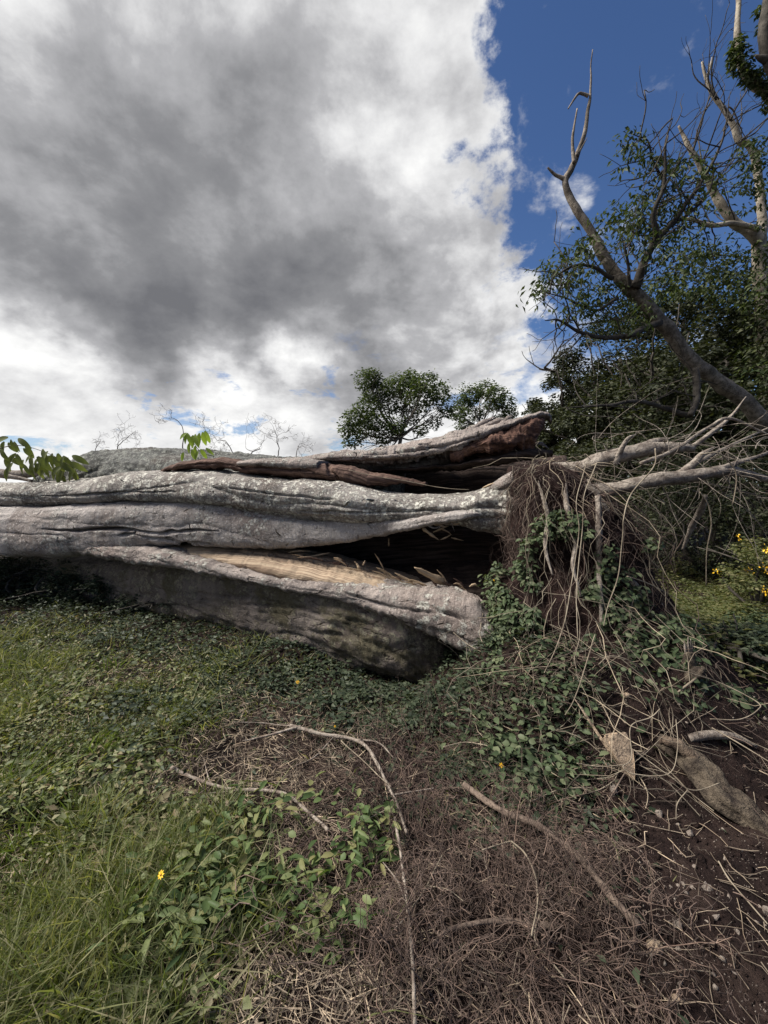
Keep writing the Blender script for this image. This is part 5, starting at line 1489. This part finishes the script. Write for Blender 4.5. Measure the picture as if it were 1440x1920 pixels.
# dark wood behind the roots
def forest_tree(px, pyt, Y, wid, label, name='forest_tree', mat='forest', n=9000, base_py=None, L=.085, group='trees of the dark wood at right', lowest=.25, trunk_r=.16, ncl=60):
    top = at(np.float64(px), np.float64(pyt), np.float64(Y))
    gx, gy = top[0], top[1]
    gz = float(ground_z(gx, gy)); H = top[2] - gz
    t = thing(name, label, 'tree', (gx, gy, gz), group)
    b = Buf(); ends = []
    tube(b, [(gx, gy, gz - .1), (gx + .1, gy, gz + H * .4), (gx - .05, gy, gz + H * .85)], [trunk_r, trunk_r * .8, trunk_r * .3], 9, 16, .12, .05)
    for k in range(7):
        h = H * RNG.uniform(.25, .8)
        a = RNG.uniform(0, 2 * PI)
        grow(b, (gx, gy, gz + h), (math.cos(a), math.sin(a), .5), H * .25, trunk_r * .35, 2, ends, .5, 4, .05, .7, (2, 2), 5, .004)
    b.obj('trunk', M['trunk_dark'], t)
    b = Buf()
    C, R = [], []
    for k in range(ncl):
        u = RNG.uniform(lowest, 1)
        w = wid * (1 - abs((u - .55) / .62) ** 2.2) ** .5 if abs((u - .55) / .62) < 1 else wid * .2
        a = RNG.uniform(0, 2 * PI); rr = w * RNG.uniform(.35, 1) ** .5
        C.append((gx + rr * math.cos(a), gy + rr * math.sin(a), gz + H * u * .97)); R.append(wid * RNG.uniform(.17, .34))
    clump_leaves(b, C, R, n // ncl, L, L * .55, LEAF_A, .75, .35)
    b.obj('crown', M[mat], t)
    return t


for i, (px, py, Y, w, lab) in enumerate([
        (1290, 520, 10.5, 1.9, 'tall dark leafy tree behind the middle of the leaning trunk'),
        (1400, 500, 9.6, 1.8, 'dark leafy tree around the foot of the pale trunk'),
        (1170, 610, 11.5, 1.5, 'dark leafy tree behind the low left branch of the leaning tree'),
        (1090, 660, 12.5, 1.25, 'sparse edged dark tree at the left end of the wood'),
        (1040, 730, 13.5, .85, 'small dark tree just right of the rotten trunk end'),
        (1240, 670, 8.6, 1.35, 'bushy dark tree under the leaning trunk'),
        (1370, 610, 8.0, 1.6, 'dark tree behind the lower leaning trunk'),
        (1490, 560, 8.2, 1.7, 'dark leafy tree cut by the right edge of the picture'),
        (1130, 740, 10.0, 1.0, 'low dark tree behind the top of the root plate')]):
    forest_tree(px, py, Y, w, lab, n=17000 if i < 3 else 13000, L=.105)


def shrub(px, py, Y, w, h, label, mat='forest', n=3500, L=.06, group='bushes below the dark wood'):
    c = at(np.float64(px), np.float64(py), np.float64(Y)); gz = float(ground_z(c[0], c[1]))
    t = thing('shrub', label, 'shrub', (c[0], c[1], gz), group)
    b = Buf()
    for k in range(9):
        tube(b, [(c[0], c[1], gz - .05), (c[0] + RNG.normal(0, w * .3), c[1] + RNG.normal(0, .2), gz + h * .5), (c[0] + RNG.normal(0, w * .6), c[1] + RNG.normal(0, .4), gz + h * .9)], [.02, .014, .005], 5, 8, 0, .03)
    b.obj('stems', M['trunk_dark'], t)
    b = Buf(); m = 22
    C = [(c[0] + RNG.normal(0, w * .5), c[1] + RNG.normal(0, w * .4), gz + h * RNG.uniform(.12, 1) ** .8) for _ in range(m)]
    clump_leaves(b, C, RNG.uniform(.2, .42, m) * w, n // m, L, L * .5, LEAF_A, .8, .3)
    b.obj('foliage', M[mat], t)
    return t


shrub(1220, 1000, 6.2, .9, 1.5, 'dark bush right behind the hollow of the root plate')
shrub(1320, 1000, 6.4, 1.0, 1.7, 'dark bush below the dangling rootlet')
shrub(1420, 980, 6.0, 1.0, 1.8, 'dark bush above the yellow flowers')
shrub(1500, 1000, 5.4, .9, 1.6, 'dark bush cut by the right edge above the flowers')
shrub(1370, 900, 7.2, 1.2, 2.3, 'taller dark bush behind the thick pale roots')
shrub(1250, 900, 7.4, 1.2, 2.3, 'taller dark bush between the root plate and the leaning trunk')
shrub(1130, 920, 7.6, 1.0, 2.1, 'dark bush peeking over the root plate')
shrub(1440, 1300, 3.2, .45, .35, 'low dark bush at the right edge below the clearing', 'moundleaf', 2200, .05)
shrub(1380, 1330, 2.7, .35, .2, 'low creeping bush inside the looping vine', 'vineleaf', 1600, .045)
# flowering shrub
fs = shrub(1420, 1130, 4.6, .42, .75, 'bush dotted with yellow blossom at the right edge', 'sun_toned', 2600, .05, None)
b = Buf(); c = np.array(fs.location)
for k in range(16):
    q = c + [RNG.normal(-.02, .26), RNG.normal(-.28, .1), RNG.uniform(.2, .98)]
    n = 12; d = unit(RNG.normal(0, 1, (n, 3)))
    leaves(b, q + d * RNG.uniform(.0, .05, n)[:, None], d, unit(RNG.normal(0, 1, (n, 3))), RNG.uniform(.015, .03, n), .018)
b.obj('blossom', M['petal'], fs)
# rough vegetation standing under the raised left end of the trunk
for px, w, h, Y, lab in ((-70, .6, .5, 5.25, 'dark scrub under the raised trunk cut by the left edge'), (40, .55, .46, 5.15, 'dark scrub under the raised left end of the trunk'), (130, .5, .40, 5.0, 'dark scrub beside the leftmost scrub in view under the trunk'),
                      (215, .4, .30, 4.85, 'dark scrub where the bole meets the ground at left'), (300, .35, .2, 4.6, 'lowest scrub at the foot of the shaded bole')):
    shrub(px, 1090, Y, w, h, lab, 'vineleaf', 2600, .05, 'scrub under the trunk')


# two trees far beyond the trunk
def far_tree(px, Y, crown, label, trunk, n=150, L=.16):
    g = at(np.float64(px), np.float64(900), np.float64(Y)); gz = float(ground_z(g[0], g[1]))
    t = thing('far_tree', label, 'tree', (g[0], g[1], gz), 'two trees beyond the trunk')
    b = Buf()
    bx, by = trunk
    base = np.array([g[0], g[1], gz]); fork = at(np.float64(bx), np.float64(by), np.float64(Y))
    tube(b, [base, (base + fork) / 2 + [.1, 0, 0], fork], [.2, .15, .11], 8, 12, .1, .1)
    cs = [at(np.float64(x), np.float64(y), np.float64(Y + RNG.normal(0, .7))) for x, y, r in crown]
    ends = []
    for c in cs:
        mid = fork * .45 + c * .55 + RNG.normal(0, .25, 3) - [0, 0, .2]
        tube(b, [fork, mid, c], [.06, .035, .012], 5, 9, 0, .1)
        for _ in range(3): grow(b, mid, c - mid + RNG.normal(0, .6, 3), 1.1, .018, 1, ends, .6, 4, .03, .7, (2, 3), 4, .005)
    b.obj('trunk', M['trunk'], t)
    b = Buf()
    clump_leaves(b, cs, [r * 1.45 * Y / F for x, y, r in crown], int(n * 2.1), L * 1.15, L * .62, LEAF_A, .8, .3)
    b.obj('crown', M['farleaf'], t)


far_tree(755, 24, [(690, 712, 18), (702, 735, 20), (735, 725, 20), (765, 722, 22), (800, 718, 20), (790, 745, 22), (825, 735, 16), (835, 765, 14), (745, 755, 22), (690, 765, 20), (665, 785, 18),
                   (650, 805, 12), (680, 805, 18), (705, 790, 18), (720, 820, 14), (660, 825, 14), (770, 780, 14), (815, 790, 12), (740, 800, 14), (790, 805, 10), (700, 705, 12), (770, 710, 14)],
         'broad leafy tree beyond the trunk, larger and left of the pair', (750, 820), 240)
far_tree(895, 27, [(870, 755, 14), (885, 738, 16), (910, 730, 16), (930, 738, 15), (945, 755, 14), (955, 775, 12), (860, 775, 12), (870, 795, 12), (920, 760, 12), (895, 775, 10), (940, 785, 10), (960, 790, 8)],
         'rounder smaller leafy tree, right of the pair beyond the trunk', (900, 805), 210)


# bare little trees on the skyline at left
def bare_tree(px, py, Y, h, label, lean=0, depth=4, r=.05):
    g = at(np.float64(px), np.float64(py), np.float64(Y)); gz = float(ground_z(g[0], g[1]))
    t = thing('bare_tree', label, 'tree', (g[0], g[1], gz), 'bare trees on the skyline at left')
    b = Buf(); ends = []
    r *= .62
    tube(b, [(g[0], g[1], gz), g], [r * 1.2, r], 6, 5)
    grow(b, g, (lean, 0, .8), h * 1.15, r, depth, ends, .8, 5, .02, .76, (2, 3), 5, .0045, .28)
    b.obj('trunk', M['bare'], t)


bare_tree(215, 850, 20, .8, 'small bare grey tree furthest left on the skyline', .3, 5, .045)
bare_tree(180, 850, 21, .5, 'low twiggy bare tree above the crusty bole', -.4, 4, .035)
bare_tree(345, 850, 19, 1.0, 'spreading bare tree behind the bright green sprig', .1, 5, .05)
bare_tree(440, 855, 18, .7, 'bare thicket left of the upright bare stem', -.2, 5, .04)
bare_tree(470, 855, 18, .9, 'upright thin bare stem right of the sprig', .15, 4, .045)
bare_tree(520, 858, 17, .6, 'low dark bare shrub at the right of the bare trees', .5, 5, .04)
bare_tree(555, 858, 17, .45, 'arching bare twigs nearest the broad leafy tree', .2, 4, .03)

# ------------------------------------------------------------------ sprigs with big leaves
def leaf_mesh(name, mat):
    rows = 7; V = []; T = []
    for i in range(rows):
        t = i / (rows - 1)
        w = .5 * math.sin(PI * min(1, t * .93 + .05)) ** .75 * (1 - .12 * t)
        for s in (-1, 0, 1): V.append((t, s * w * .45, (-.32 * t * t) + (.05 if s else 0) * math.sin(PI * t)))
    for i in range(rows - 1):
        for j in range(2):
            a = i * 3 + j; T += [(a, a + 1, a + 4), (a, a + 4, a + 3)]
    return mesh_np(name, np.array(V), np.array(T), mat)


LM = {'sprig': leaf_mesh('sprig_leaf', M['sprig']), 'big': leaf_mesh('big_leaf', M['bigleaf'])}


def sprig(name, label, stem, Y, specs, mesh, stem_mat, r=.006):
    P0 = at(np.float64(stem[0][0]), np.float64(stem[0][1]), np.float64(Y))
    t = thing(name, label, 'leafy branch', P0)
    P = at(np.array([s[0] for s in stem], float), np.array([s[1] for s in stem], float), np.full(len(stem), float(Y)))
    b = Buf(); tube(b, P, [r, r * .7, r * .4], 6, 16); b.obj('stem', stem_mat, t)
    for (x, y, ang, ln) in specs:
        o = link('leaf', mesh, t)
        p = at(np.float64(x), np.float64(y), np.float64(Y + random.uniform(-.12, .12))) - P0
        o.location = p
        s = ln * Y / F * .82
        o.scale = (s, s * random.uniform(.75, 1.0), s)
        # ang: direction in the picture, degrees, 0 = right, -90 = hanging down
        a = math.radians(ang)
        ax = Vector((math.cos(a), random.uniform(-.35, .1), math.sin(a))).normalized()
        nr = Vector((random.uniform(-.3, .3), -1, random.uniform(.2, .6)))
        yv = nr.cross(ax).normalized(); zv = ax.cross(yv)
        from mathutils import Matrix
        o.rotation_euler = Matrix((ax, yv, zv)).transposed().to_euler()


sprig('leafy_sprig', 'small sprig of bright yellow green leaves standing on the trunk', [(402, 856), (375, 846), (352, 812)], 4.6,
      [(352, 812, -120, 26), (352, 813, -70, 28), (350, 812, -150, 22), (362, 816, -100, 28), (366, 814, -80, 30), (374, 812, -95, 30), (380, 810, -85, 30), (384, 808, -70, 28), (388, 812, -100, 26),
       (356, 830, -110, 26), (366, 836, -95, 26), (376, 842, -60, 24), (386, 840, -40, 22), (344, 848, -100, 20), (372, 846, -120, 24), (360, 842, -80, 26)],
      LM['sprig'], M['weed'])
specs = []
for x, y in [(8, 828), (20, 824), (34, 822), (48, 834), (60, 850), (30, 850), (12, 855), (70, 856), (80, 842), (90, 846), (98, 850), (108, 850), (118, 855), (128, 858), (100, 862), (112, 866), (122, 868), (76, 868), (60, 866), (44, 862),
             (134, 866), (106, 874), (90, 872), (140, 872), (118, 878), (2, 842), (24, 868)]:
    specs.append((x, y, random.uniform(-150, -30), random.uniform(28, 42)))
    specs.append((x + random.uniform(-8, 8), y + random.uniform(-6, 10), random.uniform(-170, -10), random.uniform(24, 38)))
sprig('leafy_branch', 'drooping branch of dull green wilting leaves at the left end of the trunk', [(-30, 850), (30, 835), (90, 850), (140, 878)], 4.75, specs, LM['big'], M['trunk'])
t = thing('leafy_log', 'small bark covered log lying behind the drooping leaves', 'log', at(np.float64(60), np.float64(895), np.float64(5.5)))
b = Buf(); px_limb(b, [(-60, 880), (20, 888), (90, 886), (150, 893)], 5.6, [.06, .06, .07, .05], 10, .2); b.obj('stem', M['root'], t)
b = Buf(); px_limb(b, [(-40, 870), (20, 893), (60, 902)], 5.45, [.035, .03, .02], 8, .2); b.obj('side_branch', M['root'], t)
